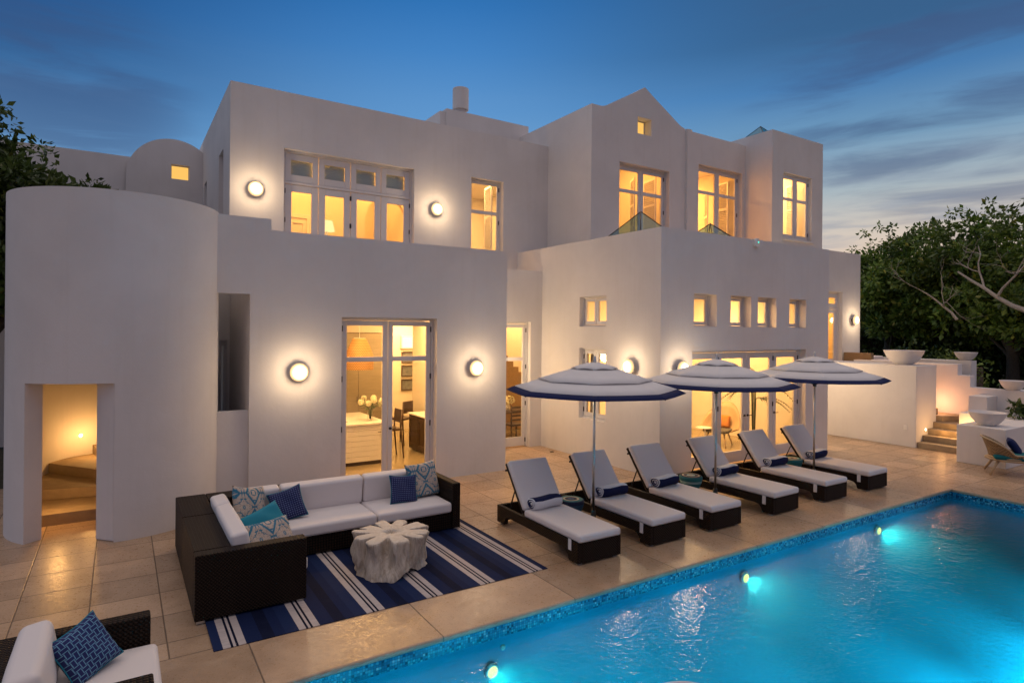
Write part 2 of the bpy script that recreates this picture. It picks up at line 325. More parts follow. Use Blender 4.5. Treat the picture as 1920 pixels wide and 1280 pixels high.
def mk_water():
    m = bpy.data.materials.new('pool_water'); m.use_nodes = True; t = NT(m.node_tree); t.n.clear()
    co = world_co(t)
    a = t.noise(co, 13, 3, .5, .3).outputs['Fac']; b = t.noise(co, 2.0, 2, .5).outputs['Fac']
    bp = t.add('ShaderNodeBump'); bp.inputs['Strength'].default_value = .28; bp.inputs['Distance'].default_value = .05
    t.l.new(t.math('ADD', t.math('MULTIPLY', a, .55), b), bp.inputs['Height'])
    tr = t.add('ShaderNodeBsdfTransparent'); tr.inputs[0].default_value = (.42, .96, 1, 1)
    gl = t.add('ShaderNodeBsdfGlossy'); gl.inputs['Roughness'].default_value = .10; t.l.new(bp.outputs[0], gl.inputs['Normal'])
    fr = t.add('ShaderNodeFresnel'); fr.inputs[0].default_value = 1.38; t.l.new(bp.outputs[0], fr.inputs['Normal'])
    mx = t.add('ShaderNodeMixShader'); t.l.new(fr.outputs[0], mx.inputs[0]); t.l.new(tr.outputs[0], mx.inputs[1]); t.l.new(gl.outputs[0], mx.inputs[2])
    om = t.add('ShaderNodeOutputMaterial'); t.l.new(mx.outputs[0], om.inputs[0])
    v = t.add('ShaderNodeVolumePrincipled'); v.inputs['Color'].default_value = (.012, .50, .82, 1); v.inputs['Density'].default_value = .74; v.inputs['Anisotropy'].default_value = .25
    t.l.new(v.outputs[0], om.inputs[1]); return m
M['water'] = mk_water()
def mk_leaf(name, a, b, c, rough=.5):
    m, t, p, out = new_mat(name); g = t.add('ShaderNodeNewGeometry')
    rnd = g.outputs['Random Per Island']
    col = t.ramp(rnd, [(0, a), (.45, b), (.92, c), (1, (c[0] * 1.7, c[1] * 1.15, c[2]))])
    n = t.noise(g.outputs['Position'], .55, 3, .5).outputs['Fac']
    hs = t.add('ShaderNodeHueSaturation'); t.l.new(col, hs.inputs['Color']); t.l.new(t.remap(n, .32, .68, .55, 1.35), hs.inputs['Value'])
    t.l.new(hs.outputs[0], p.inputs['Base Color']); p.inputs['Roughness'].default_value = rough
    tl = t.add('ShaderNodeBsdfTranslucent'); t.l.new(hs.outputs[0], tl.inputs[0])
    mx = t.add('ShaderNodeMixShader'); mx.inputs[0].default_value = .25; t.l.new(p.outputs[0], mx.inputs[1]); t.l.new(tl.outputs[0], mx.inputs[2])
    t.l.new(mx.outputs[0], out.inputs[0]); return m
M['leaf_green'] = mk_leaf('broad_green_leaves', (.06, .11, .016), (.13, .21, .03), (.23, .31, .05))
M['leaf_dark'] = mk_leaf('dark_green_leaves', (.028, .058, .014), (.06, .105, .02), (.105, .155, .032))
M['leaf_palm'] = mk_leaf('palm_green', (.03, .055, .012), (.06, .09, .02), (.09, .13, .03))
M['soil'] = simple('dark_garden_soil', (.045, .04, .022), .95, var=.5, scale=3, bs=.6, bd=.05)

# ------------------------------------------------------------------ mesh builder
class MB:
    def __init__(s): s.v = []; s.f = []; s.m = []; s.mi = 0; s.sm = []; s.smooth = False
    def face(s, idx): s.f.append(tuple(idx)); s.m.append(s.mi); s.sm.append(s.smooth)
    def quad(s, *p):
        b = len(s.v); s.v += [tuple(q) for q in p]; s.face(range(b, b + len(p))); return s
    def box(s, x0, x1, y0, y1, z0, z1):
        b = len(s.v)
        s.v += [(x0, y0, z0), (x1, y0, z0), (x1, y1, z0), (x0, y1, z0), (x0, y0, z1), (x1, y0, z1), (x1, y1, z1), (x0, y1, z1)]
        for q in ((3, 2, 1, 0), (4, 5, 6, 7), (0, 1, 5, 4), (1, 2, 6, 5), (2, 3, 7, 6), (3, 0, 4, 7)): s.face([b + i for i in q])
        return s
    def obox(s, c, ax, ay, az):      # oriented box: centre and three half-axis vectors
        c, ax, ay, az = map(Vector, (c, ax, ay, az)); b = len(s.v)
        for k in (-1, 1):
            for (i, j) in ((-1, -1), (1, -1), (1, 1), (-1, 1)): s.v.append(tuple(c + ax * i + ay * j + az * k))
        for q in ((3, 2, 1, 0), (4, 5, 6, 7), (0, 1, 5, 4), (1, 2, 6, 5), (2, 3, 7, 6), (3, 0, 4, 7)): s.face([b + i for i in q])
        return s
    def tube(s, pts, rad, n=10, cap=True):
        pts = [Vector(p) for p in pts]; b = len(s.v); prev = None
        if not isinstance(rad, (list, tuple)): rad = [rad] * len(pts)
        for i, p in enumerate(pts):
            d = (pts[min(i + 1, len(pts) - 1)] - pts[max(i - 1, 0)])
            d = d.normalized() if d.length > 1e-9 else Vector((0, 0, 1))
            if prev is None: a = d.orthogonal().normalized()
            else:
                a = prev - d * prev.dot(d); a = a.normalized() if a.length > 1e-6 else d.orthogonal().normalized()
            prev = a; c = d.cross(a)
            for k in range(n):
                th = 2 * math.pi * k / n; s.v.append(tuple(p + (a * math.cos(th) + c * math.sin(th)) * rad[i]))
        sm = s.smooth; s.smooth = True
        for i in range(len(pts) - 1):
            for k in range(n): s.face((b + i * n + k, b + i * n + (k + 1) % n, b + (i + 1) * n + (k + 1) % n, b + (i + 1) * n + k))
        s.smooth = sm
        if cap:
            s.face([b + k for k in range(n)][::-1]); e = b + (len(pts) - 1) * n; s.face([e + k for k in range(n)])
        return s
    def lathe(s, prof, n=32, c=(0, 0, 0), caps=True):
        b = len(s.v); cx, cy_, cz = c
        for r, z in prof:
            for k in range(n):
                th = 2 * math.pi * k / n; s.v.append((cx + r * math.cos(th), cy_ + r * math.sin(th), cz + z))
        sm = s.smooth; s.smooth = True
        for i in range(len(prof) - 1):
            for k in range(n): s.face((b + i * n + k, b + i * n + (k + 1) % n, b + (i + 1) * n + (k + 1) % n, b + (i + 1) * n + k))
        s.smooth = sm
        if caps:
            s.face([b + k for k in range(n)][::-1]); e = b + (len(prof) - 1) * n; s.face([e + k for k in range(n)])
        return s
    def prism(s, poly, axis, a, b2):       # poly: 2D points; axis 'x','y','z'; extrude from a to b2
        def P(q, h): return {'x': (h, q[0], q[1]), 'y': (q[0], h, q[1]), 'z': (q[0], q[1], h)}[axis]
        b = len(s.v); n = len(poly)
        s.v += [P(q, a) for q in poly] + [P(q, b2) for q in poly]
        s.face(list(range(b, b + n))); s.face(list(range(b + n, b + 2 * n))[::-1])
        for i in range(n): s.face((b + i, b + i + n, b + (i + 1) % n + n, b + (i + 1) % n))
        return s
    def panel(s, u0, u1, z0, z1, holes, thick, frame='y', at=0., flip=1):
        """flat wall with rectangular openings; frame 'y': in the X-Z plane at Y=at going back by thick; 'x': in the Y-Z plane at X=at."""
        us = sorted({u0, u1, *[h[0] for h in holes], *[h[1] for h in holes]}); zs = sorted({z0, z1, *[h[2] for h in holes], *[h[3] for h in holes]})
        us = [u for u in us if u0 <= u <= u1]; zs = [z for z in zs if z0 <= z <= z1]
        def P(u, z, d): return (u, at + d, z) if frame == 'y' else (at + d, u, z)
        idx = {}
        def V(i, j, k):
            if (i, j, k) not in idx: idx[(i, j, k)] = len(s.v); s.v.append(P(us[i], zs[j], thick * k))
            return idx[(i, j, k)]
        def full(i, j):
            if i < 0 or j < 0 or i >= len(us) - 1 or j >= len(zs) - 1: return False
            cu, cz = (us[i] + us[i + 1]) / 2, (zs[j] + zs[j + 1]) / 2
            return not any(h[0] < cu < h[1] and h[2] < cz < h[3] for h in holes)
        for i in range(len(us) - 1):
            for j in range(len(zs) - 1):
                if not full(i, j): continue
                s.face((V(i, j, 0), V(i + 1, j, 0), V(i + 1, j + 1, 0), V(i, j + 1, 0))); s.face((V(i, j, 1), V(i, j + 1, 1), V(i + 1, j + 1, 1), V(i + 1, j, 1)))
                if not full(i - 1, j): s.face((V(i, j, 0), V(i, j + 1, 0), V(i, j + 1, 1), V(i, j, 1)))
                if not full(i + 1, j): s.face((V(i + 1, j, 0), V(i + 1, j, 1), V(i + 1, j + 1, 1), V(i + 1, j + 1, 0)))
                if not full(i, j - 1): s.face((V(i, j, 0), V(i, j, 1), V(i + 1, j, 1), V(i + 1, j, 0)))
                if not full(i, j + 1): s.face((V(i, j + 1, 0), V(i + 1, j + 1, 0), V(i + 1, j + 1, 1), V(i, j + 1, 1)))
        return s
    def build(s, name, mats, parent=None, mat=None, bevel=0, segs=2, sub=0, fixn=True, angle=35):
        if not isinstance(mats, (list, tuple)): mats = [mats]
        me = bpy.data.meshes.new(name); me.from_pydata(s.v, [], s.f)
        for m in mats: me.materials.append(M[m] if isinstance(m, str) else m)
        for p, i, q in zip(me.polygons, s.m, s.sm): p.material_index = i; p.use_smooth = q
        if fixn:
            bm = bmesh.new(); bm.from_mesh(me); bmesh.ops.recalc_face_normals(bm, faces=bm.faces); bm.to_mesh(me); bm.free()
        me.update()
        o = bpy.data.objects.new(name, me); COL.objects.link(o)
        if parent is not None: o.parent = parent
        if mat is not None: o.matrix_local = mat
        if bevel:
            b = o.modifiers.new('bevel', 'BEVEL'); b.width = bevel; b.segments = segs; b.limit_method = 'ANGLE'; b.angle_limit = R(angle)
            if name == 'wall': return o
            for p in me.polygons: p.use_smooth = True
            w = o.modifiers.new('wn', 'WEIGHTED_NORMAL'); w.keep_sharp = False
        if sub:
            b = o.modifiers.new('sub', 'SUBSURF'); b.levels = sub; b.render_levels = sub
        return o
def empty(name, loc=(0, 0, 0), rz=0):
    o = bpy.data.objects.new(name, None); COL.objects.link(o); o.location = loc; o.rotation_euler = (0, 0, rz); o.empty_display_size = .2; return o
def tag(o, label, cat, group=None):
    o['label'] = label; o['category'] = cat
    if group: o['group'] = group
    return o
def structure(o): o['kind'] = 'structure'; return o
def copy_tree(o, parent=None):
    c = o.copy(); COL.objects.link(c)
    if parent is not None: c.parent = parent
    for ch in list(o.children): copy_tree(ch, c)
    return c
def light(name, kind, loc, energy, col, parent=None, size=.1, rot=None, spot=None, sy=None):
    l = bpy.data.lights.new(name, kind); l.energy = energy; l.color = col
    if kind == 'AREA':
        l.size = size
        if sy: l.shape = 'RECTANGLE'; l.size_y = sy
    else: l.shadow_soft_size = size
    if kind == 'SPOT' and spot: l.spot_size = R(spot); l.spot_blend = .8
    o = bpy.data.objects.new(name, l); COL.objects.link(o); o.location = loc
    if rot: o.rotation_euler = rot
    if parent: o.parent = parent
    return o
FRONT = lambda x, y, z=0: Matrix.Translation((x, y, z))                                  # wall facing -Y
SIDE = lambda x, y, z=0: Matrix.Translation((x, y, z)) @ Matrix.Rotation(-math.pi / 2, 4, 'Z')   # wall facing -X

# ================================================================== SETTING: ground, deck, pool
PX0, PX1, PY0, PY1 = 1.1, 13.62, 1.9, 5.42       # pool water edge
def sheet(x0, x1, y0, y1, holes, z):
    m = MB(); us = sorted({x0, x1, *[h[0] for h in holes], *[h[1] for h in holes]}); vs = sorted({y0, y1, *[h[2] for h in holes], *[h[3] for h in holes]})
    for a, b in zip(us, us[1:]):
        for c, d in zip(vs, vs[1:]):
            if any(h[0] < (a + b) / 2 < h[1] and h[2] < (c + d) / 2 < h[3] for h in holes): continue
            m.quad((a, c, z), (b, c, z), (b, d, z), (a, d, z))
    return m
hole = (PX0 - .2, PX1 + .2, PY0 - .2, PY1 + .2)
structure(sheet(-600, 600, -600, 600, [hole], -.05).build('ground', 'soil'))
structure(sheet(-9, 20.5, -4, 14.5, [hole], 0.).build('pool_deck', 'deck'))
cp = MB()
o_, w_ = .05, .9
for (x0, x1, y0, y1) in ((PX0 - w_, PX1 + w_, PY1 - o_, PY1 + w_), (PX0 - w_, PX1 + w_, PY0 - w_, PY0 + o_), (PX0 - w_, PX0 + o_, PY0 + o_, PY1 - o_), (PX1 - o_, PX1 + w_, PY0 + o_, PY1 - o_)):
    cp.box(x0, x1, y0, y1, -.052, .007)
structure(cp.build('pool_coping', 'coping', bevel=.018, segs=3))
pb = MB()
WL = -.15
for z0, z1, mi in ((-.20, -.04, 0), (-1.6, -.20, 1)):
    pb.mi = mi
    pb.quad((PX0, PY1, z0), (PX1, PY1, z0), (PX1, PY1, z1), (PX0, PY1, z1)); pb.quad((PX0, PY0, z0), (PX1, PY0, z0), (PX1, PY0, z1), (PX0, PY0, z1))
    pb.quad((PX0, PY0, z0), (PX0, PY1, z0), (PX0, PY1, z1), (PX0, PY0, z1)); pb.quad((PX1, PY0, z0), (PX1, PY1, z0), (PX1, PY1, z1), (PX1, PY0, z1))
pb.quad((PX0, PY0, -1.6), (PX1, PY0, -1.6), (PX1, PY1, -1.6), (PX0, PY1, -1.6))
pb.smooth = True
RC = 1.25                                        # the floor is coved up into the wall below the loungers
for sgn, yw in ((-1, PY1),):
    arc_ = [(yw + sgn * (RC - RC * math.cos(a)), -1.6 + RC - RC * math.sin(a)) for a in [math.pi / 2 * k / 14 for k in range(15)]]
    b0 = len(pb.v)
    for y, z in arc_: pb.v += [(PX0, y, z + .003), (PX1, y, z + .003)]
    for k in range(14): pb.face((b0 + 2 * k, b0 + 2 * k + 1, b0 + 2 * k + 3, b0 + 2 * k + 2))
pb.smooth = False
structure(pb.build('pool_basin', ['mosaic', 'pool'], fixn=False))
structure(MB().box(PX0 - .04, PX1 + .04, PY0 - .04, PY1 + .04, -1.65, WL).build('pool_water', 'water'))
for i, (x, z) in enumerate(((3.24, -.50), (7.32, -.40), (10.87, -.35))):
    e = empty('pool_lamp', (x, PY1 - .03, z))
    tag(e, ('glowing underwater lamp below the coping in front of the striped rug', 'glowing underwater lamp below the coping in front of the third lounger', 'glowing underwater lamp nearest the far corner of the pool')[i], 'pool lamp', 'lamps under the pool water')
    MB().lathe([(.0, 0), (.085, 0), (.085, .012), (.07, .03)], 24).build('bezel', 'metal', e, Matrix.Rotation(R(90), 4, 'X'))
    MB().lathe([(.060, .030), (.055, .035), (.035, .040), (.0005, .042)], 24).build('lens', 'pool_glow', e, Matrix.Rotation(R(90), 4, 'X'))
    light('pool_lamp_light', 'SPOT', (0, -.08, 0), (36, 52, 90)[i], (1, .93, .55), e, .05, (R(-70), 0, 0), 150)
for x, y in ((2.2, 1.97), (4.1, 1.97), (6.0, 1.97), (7.9, 1.97), (9.8, 1.97), (11.7, 1.97)):            # unseen fill lamps added on the near wall to even the water's glow
    e = empty('pool_lamp', (x, y, -1.1))
    tag(e, 'unseen fill lamp added on the pool wall nearest the viewer', 'pool lamp', 'fill lamps added on the near pool wall')
    MB().lathe([(.0, 0), (.085, 0), (.085, .012), (.07, .03)], 16).build('bezel', 'metal', e, Matrix.Rotation(R(-90), 4, 'X'))
    light('pool_lamp_light', 'SPOT', (0, .08, 0), 7000, (.20, .93, 1), e, .05, (R(66), 0, 0), 86)
jt = MB().lathe([(.0, 0), (.03, 0), (.03, .012), (.018, .02), (.0005, .02)], 16).build('pool_jet', 'white', None, Matrix.Translation((3.39, PY1 - .002, -.31)) @ Matrix.Rotation(R(90), 4, 'X'))
tag(jt, 'small round return fitting beside the underwater lamp nearest the rug', 'pool jet')

# ================================================================== THE VILLA
villa = empty('villa', (0, 0, 0)); tag(villa, 'white stucco villa with flat roofs, a shaped gable and warmly lit windows', 'villa')
T = .3
def wall(m, bevel=0): return m.build('wall', 'stucco', villa, bevel=bevel, segs=2)

def face_with_holes(outline, holes, y, th):
    bm = bmesh.new(); edges = []
    for loop in [outline] + [[(h[0], h[2]), (h[1], h[2]), (h[1], h[3]), (h[0], h[3])] for h in holes]:
        vs = [bm.verts.new((p[0], y, p[1])) for p in loop]
        edges += [bm.edges.new((vs[i], vs[(i + 1) % len(vs)])) for i in range(len(vs))]
    bmesh.ops.triangle_fill(bm, use_beauty=True, edges=edges)
    r = bmesh.ops.extrude_face_region(bm, geom=bm.faces[:])
    bmesh.ops.translate(bm, verts=[e for e in r['geom'] if isinstance(e, bmesh.types.BMVert)], vec=(0, th, 0))
    bmesh.ops.recalc_face_normals(bm, faces=bm.faces)
    me = bpy.data.meshes.new('wall'); bm.to_mesh(me); bm.free(); me.materials.append(M['stucco'])
    o = bpy.data.objects.new('wall', me); COL.objects.link(o); o.parent = villa; return o
# --- kitchen wing
KY = 11.11
KD = (3.42, 5.34, 0., 3.21)
KFRONT = [(1.85, 0), (KD[0], 0), (KD[0], KD[3]), (KD[1], KD[3]), (KD[1], 0), (6.98, 0), (6.98, 4.68), (2.18, 4.68), (2.18, 4.87), (1.30, 4.87), (1.30, 3.57), (1.85, 3.57)]
m = MB(); m.panel(KY + T, 14.2, 0, 4.68, [], -T, 'x', 6.98); wall(m, 0)
m = MB(); m.panel(KY + T, 14.2, 0, 3.85, [], T, 'x', 1.85); wall(m, 0)
m = MB(); m.box(1.30, 1.85, KY + .09, KY + .24, 0, 1.59); wall(m)                      # low infill in the passage mouth
PDO = [(1.43, 1.60, 0, 2.75), (1.66, 1.80, 0, 2.75)]
m = MB(); m.panel(1.3, 1.85, 0, 4.5, PDO, .2, 'y', 13.35); wall(m, 0)
MB().box(1.86, 6.68, KY + T, 14.2, 3.86, 3.98).build('roof', 'stucco', villa)
face_with_holes(KFRONT, [], KY, T)
# --- connector with the garden door
CD = (8.08, 8.9, 0., 3.21)
m = MB(); m.panel(6.98, 9.25, 0, 4.53, [CD], T, 'y', 13.0); wall(m, 0)
MB().box(6.98, 9.25, 13.3, 14.2, 4.0, 4.1).build('roof', 'stucco', villa)
# --- main upper block
MY = 14.2
W1 = (3.04, 6.16, 3.95, 7.0); W2 = (7.78, 8.78, 3.95, 7.03)
m = MB(); m.panel(1.94, 10.27, 3.98, 8.25, [W1, W2], T, 'y', MY); wall(m)
SD1, SD2 = (15.2, 15.95, 4.0, 7.05), (18.35, 18.9, 4.0, 6.95)
m = MB(); m.panel(MY + T, 20.4, 0, 8.25, [SD1, SD2], T, 'x', 1.94); wall(m, 0)
m = MB(); m.box(1.94, 12, 20.4, 20.7, 0, 8.25); wall(m, 0)
MB().box(2.24, 10.57, MY + T, 20.4, 7.85, 7.97).build('roof', 'stucco', villa)
# penthouse with flue
m = MB(); m.box(7.78, 10.6, 15.7, 18.6, 7.97, 9.29); wall(m)
MB().box(7.6, 7.78, 15.75, 18.0, 7.97, 9.2).build('wall', 'stucco', villa)
fl = MB().lathe([(.0, .0), (.235, 0), (.235, .62), (.0, .62)], 32, (8.36, 15.95, 9.42)).build('chimney', 'stucco', villa, bevel=.01)
MB().lathe([(.17, 0), (.17, .16)], 24, (8.36, 15.95, 9.27)).build('collar', 'pane_glow' if False else 'bowl', fl)
# --- living wing
LY, LX = 8.84, 9.25
LW = [(10.24, 10.97, 3.11, 3.81), (11.44, 12.16, 3.11, 3.81), (12.41, 13.11, 3.11, 3.81), (13.63, 14.32, 3.11, 3.81)]
LD = (10.20, 14.33, 0., 2.59)
m = MB(); m.panel(LX, 15.31, 0, 5.13, LW + [LD], T, 'y', LY); wall(m)
SW1 = (10.49, 11.45, 3.10, 3.80); SW2 = (10.49, 11.45, .93, 2.59)
m = MB(); m.panel(LY + T, 14.2, 0, 5.13, [SW1, SW2, (13.32, 14.2, 0, 4.0)], T, 'x', LX); wall(m)
m = MB(); m.panel(LY + T, 11.3, 0, 5.13, [], -T, 'x', 15.31); wall(m, 0)
MB().box(LX + T, 15.01, LY + T, 14.2, 4.2, 4.32).build('roof', 'stucco', villa)
# --- gable block
GY = 12.28
def gable_outline():
    pts = [(10.27, 4.32), (10.27, 8.90), (10.50, 8.895)]
    L = [(10.62, 8.90), (10.74, 8.935), (10.9, 9.02), (11.1, 9.135), (11.4, 9.30), (11.8, 9.52), (12.16, 9.73)]
    Rr = [(2 * 12.16 - x, z) for x, z in L[:-1]][::-1]
    return pts + L + Rr + [(13.82, 8.87), (13.98, 8.87), (13.98, 4.32)]
GW = (11.25, 13.15, 4.32, 7.55); GSQ = (11.90, 12.42, 8.42, 8.88)
out = gable_outline(); out = [(p[0], p[1]) for p in out]
# door opening reaches the base line, so it is a notch of the outline
out = out[:-1] + [(13.98, 4.32), (GW[1], 4.32), (GW[1], GW[3]), (GW[0], GW[3]), (GW[0], 4.32)]
face_with_holes(out, [GSQ], GY, T)
m = MB(); m.panel(GY + T, 18, 4.32, 8.90, [], T, 'x', 10.27); wall(m, 0)
MB().prism([(10.57, 8.5), (13.7, 8.5), (13.5, 8.8), (12.16, 9.45), (10.8, 8.8)], 'y', GY + T + .3, 18).build('roof', 'stucco', villa)
# --- block between gable and tower
BY = 12.2
BW = (14.28, 16.28, 4.32, 7.93)
m = MB(); m.panel(13.80, 16.42, 4.32, 8.82, [BW], T - .05, 'y', BY); m.box(13.80, 13.99, BY - .0, BY + .25, 8.82, 8.87); wall(m, 0)
MB().box(13.9, 16.6, BY + .3, 18, 8.2, 8.3).build('roof', 'stucco', villa)
# --- tower
TX0, TX1, TY = 16.42, 19.08, 11.25
TW = (16.98, 18.47, 5.88, 7.89)
m = MB(); m.panel(TX0, TX1, 4.32, 9.08, [TW], T, 'y', TY); wall(m)
m = MB(); m.panel(TY + T, 17, 4.32, 9.08, [], T, 'x', TX0); wall(m, 0)
m = MB(); m.panel(TY + T, 17, 4.32, 9.08, [], -T, 'x', TX1); wall(m, 0)
MB().box(TX0 + T, TX1 - T, TY + T, 17, 8.5, 8.6).build('roof', 'stucco', villa)
MB().box(TW[0] - .03, TW[1] + .08, TY - .05, TY + .1, TW[2] - .06, TW[2]).build('sill', 'stucco', villa, bevel=.008)
# --- right wing behind the terrace
WY = 11.3
WD = (19.35, 20.40, 1.9, 4.37)
m = MB(); m.panel(15.01, 21.5, 0, 5.71, [WD], T, 'y', WY); wall(m)
m = MB(); m.box(21.2, 21.5, WY + T, 16, 0, 5.71); wall(m, 0)
MB().box(15.01, 21.2, WY + T, 16, 4.55, 4.65).build('roof', 'stucco', villa)
# --- far back wall with the barrel vault
m = MB(); m.box(-6.5, 1.94, 19.5, 19.8, 0, 7.58); wall(m, 0)
arc = [(1.22 + 1.12 * math.cos(a), 7.05 + 1.13 * math.sin(a)) for a in [R(180 - 130 * i / 30) for i in range(31)]]
VW = (1.15, 1.60, 7.09, 7.49)
o = face_with_holes([(.10, 5.5)] + arc + [(1.94, 5.5)], [VW], 19.3, .18)
MB().prism([(.10, 5.5)] + arc + [(1.94, 5.5)], 'y', 19.5, 23).build('roof', 'stucco', villa)
vw = MB().panel(VW[0], VW[1], VW[2], VW[3], [(VW[0] + .02, VW[1] - .02, VW[2] + .02, VW[3] - .03)], .04, 'y', 19.38).build('window', 'paint', villa)
MB().box(VW[0] + .02, VW[1] - .02, 19.40, 19.41, VW[2] + .02, VW[3] - .03).build('blind', 'pane_glow', vw)  # no blind: glowing sheet stands in for the lit room behind

# --- round stair tower
CC, CR, CI, CH = Vector((0, 11.55, 0)), 1.41, 1.17, 4.90
A0, A1 = R(-141), R(-92.2)
CB = 13.4                                        # the tower is round at both ends, its stair turning in the far end
def P2(r, a): return (CC.x + r * math.cos(a), (CC.y if math.sin(a) < -1e-6 else CB) + r * math.sin(a))
def ring(m, a0, a1, n, z0, z1):
    for i in range(n):
        p, q = a0 + (a1 - a0) * i / n, a0 + (a1 - a0) * (i + 1) / n
        P = lambda r, a, z: (*P2(r, a), z)
        m.quad(P(CR, p, z0), P(CR, q, z0), P(CR, q, z1), P(CR, p, z1)); m.quad(P(CI, p, z0), P(CI, p, z1), P(CI, q, z1), P(CI, q, z0))
        m.quad(P(CI, p, z1), P(CR, p, z1), P(CR, q, z1), P(CI, q, z1)); m.quad(P(CI, p, z0), P(CI, q, z0), P(CR, q, z0), P(CR, p, z0))
m = MB(); ring(m, A1, A0 + 2 * math.pi, 144, 0, 2.21); ring(m, A1, A0 + 2 * math.pi, 144, 2.21, CH); ring(m, A0, A1, 24, 2.21, CH)
for a, r2, sg in ((A0, CI, 1), (A1, CI, -1)):
    p = P2(CR, a); q = P2(r2, a)
    m.quad((*p, 0), (*q, 0), (*q, 2.21), (*p, 2.21))
bm = bmesh.new()
o = m.build('wall', 'stucco', villa, fixn=False)
bm.from_mesh(o.data); bmesh.ops.remove_doubles(bm, verts=bm.verts, dist=1e-4); bmesh.ops.recalc_face_normals(bm, faces=bm.faces)
for f in bm.faces: f.smooth = True
bm.to_mesh(o.data); bm.free()
for e_ in o.data.edges: pass
o.data.set_sharp_from_angle(angle=R(30))
# newel core that narrows the opening on its right-hand side
NX, NY = -.10, 10.50
MB().prism([(-.06, 10.17), (-.27, 10.40), (-.20, 10.62), (.02, 10.80), (.24, 10.60), (.2, 10.3)], 'z', 0, 3.9).build('wall', 'stucco', villa, bevel=.02)
inner = [P2(CI - .012, R(-180 + 5 * k + 2.5)) for k in range(72)]
def clip(poly, a, b):                             # keep what lies to the left of a -> b
    out = []; sd = lambda q: (b[0] - a[0]) * (q[1] - a[1]) - (b[1] - a[1]) * (q[0] - a[0])
    for i in range(len(poly)):
        p, q = poly[i], poly[(i + 1) % len(poly)]; dp, dq = sd(p), sd(q)
        if dp >= 0: out.append(p)
        if dp * dq < 0: k = dp / (dp - dq); out.append((p[0] + (q[0] - p[0]) * k, p[1] + (q[1] - p[1]) * k))
    return out
for k, (a, b) in enumerate((((-1.2, 11.45), (1.2, 11.5)), ((-1.2, 12.46), (.2, 12.22)), ((-1.0, 13.74), (-.1, 12.55)), ((-.42, 14.4), (-.1, 12.75)), ((.15, 14.4), (-.02, 12.8)))):
    MB().prism(clip(inner, a, b), 'z', .172 * k if k else .0, .172 * (k + 1)).build('stair_step', 'stone_step', villa, bevel=.012)
MB().prism(inner, 'z', 3.9, 4.0).build('ceiling', 'stucco', villa)

# --- rooms: plaster linings with polished floors
def room(x0, x1, y0, y1, z0, z1, holes_back=(), left=True, right=True, floor='polished'):
    m = MB(); t = .08
    m.panel(x0, x1, z0, z1, list(holes_back), t, 'y', y1)
    if left: m.box(x0, x0 + t, y0, y1, z0, z1)
    if right: m.box(x1 - t, x1, y0, y1, z0, z1)
    m.box(x0, x1, y0, y1, z1, z1 + t)
    m.mi = 1; m.box(x0, x1, y0, y1 + t, z0 - .02, z0 + .015)
    return m.build('room_lining', ['plaster', floor], villa)
room(2.16, 6.67, KY + .31, 15.2, 0, 3.4, [(5.95, 6.66, 0, 3.1)])               # kitchen, corridor opening at the back
room(5.5, 9.2, 15.29, 17.1, 0, 3.3)                                          # corridor behind
room(6.99, 12.3, 13.31, 15.2, 0, 3.75, [(9.3, 12.2, 0, 3.7)])
room(9.26, 12.3, 15.29, 16.7, 0, 3.75)   # stair hall
room(LX + .31, 15.0, LY + .31, 13.2, 0, 4.1, left=False)
room(2.25, 6.95, MY + .31, 18.6, 4.0, 7.6)
room(7.05, 10.2, MY + .31, 17.6, 4.0, 7.3)
room(10.58, 13.72, GY + .31, 16.5, 4.34, 8.45)
room(13.80, 16.40, BY + .31, 16.5, 4.34, 8.15)
room(16.73, 18.77, TY + .31, 15.5, 4.34, 8.45)
room(17.0, 21.1, WY + .31, 15, 1.9, 4.5)
# partition with an arch and a white door in the master bedroom
arch = [(6.25 + .62 * math.cos(a), 5.95 + .72 * math.sin(a)) for a in [math.pi - i * math.pi / 18 for i in range(19)]]
m = MB()
m.prism([(2.34, 4.02), (2.34, 7.59), (6.86, 7.59), (6.86, 5.95)] + arch[::-1][1:] + [(5.63, 4.02)], 'y', 16.3, 16.45); m.build('partition', 'plaster', villa)
ds = MB().panel(3.50, 4.16, 4.02, 5.95, [(3.60, 4.06, 4.02, 5.84)], .05, 'y', 16.245).build('door_surround', 'white', villa); MB().box(3.60, 4.06, 16.27, 16.29, 4.02, 5.84).panel(3.66, 4.0, 4.9, 5.76, [(3.70, 3.96, 4.96, 5.70)], .02, 'y', 16.248).build('door_leaf', 'white', ds)
MB().box(2.34, 6.86, 16.22, 16.295, 7.2, 7.32).build('cornice', 'white', villa)
# gable square window: glowing sheet in place of a lit room
g = MB().panel(GSQ[0], GSQ[1], GSQ[2], GSQ[3], [(GSQ[0] + .03, GSQ[1] - .03, GSQ[2] + .03, GSQ[3] - .03)], .04, 'y', GY + .26).build('window', 'paint', villa)
MB().box(GSQ[0] + .03, GSQ[1] - .03, GY + .28, GY + .29, GSQ[2] + .03, GSQ[3] - .03).build('blind', 'pane_glow', g)

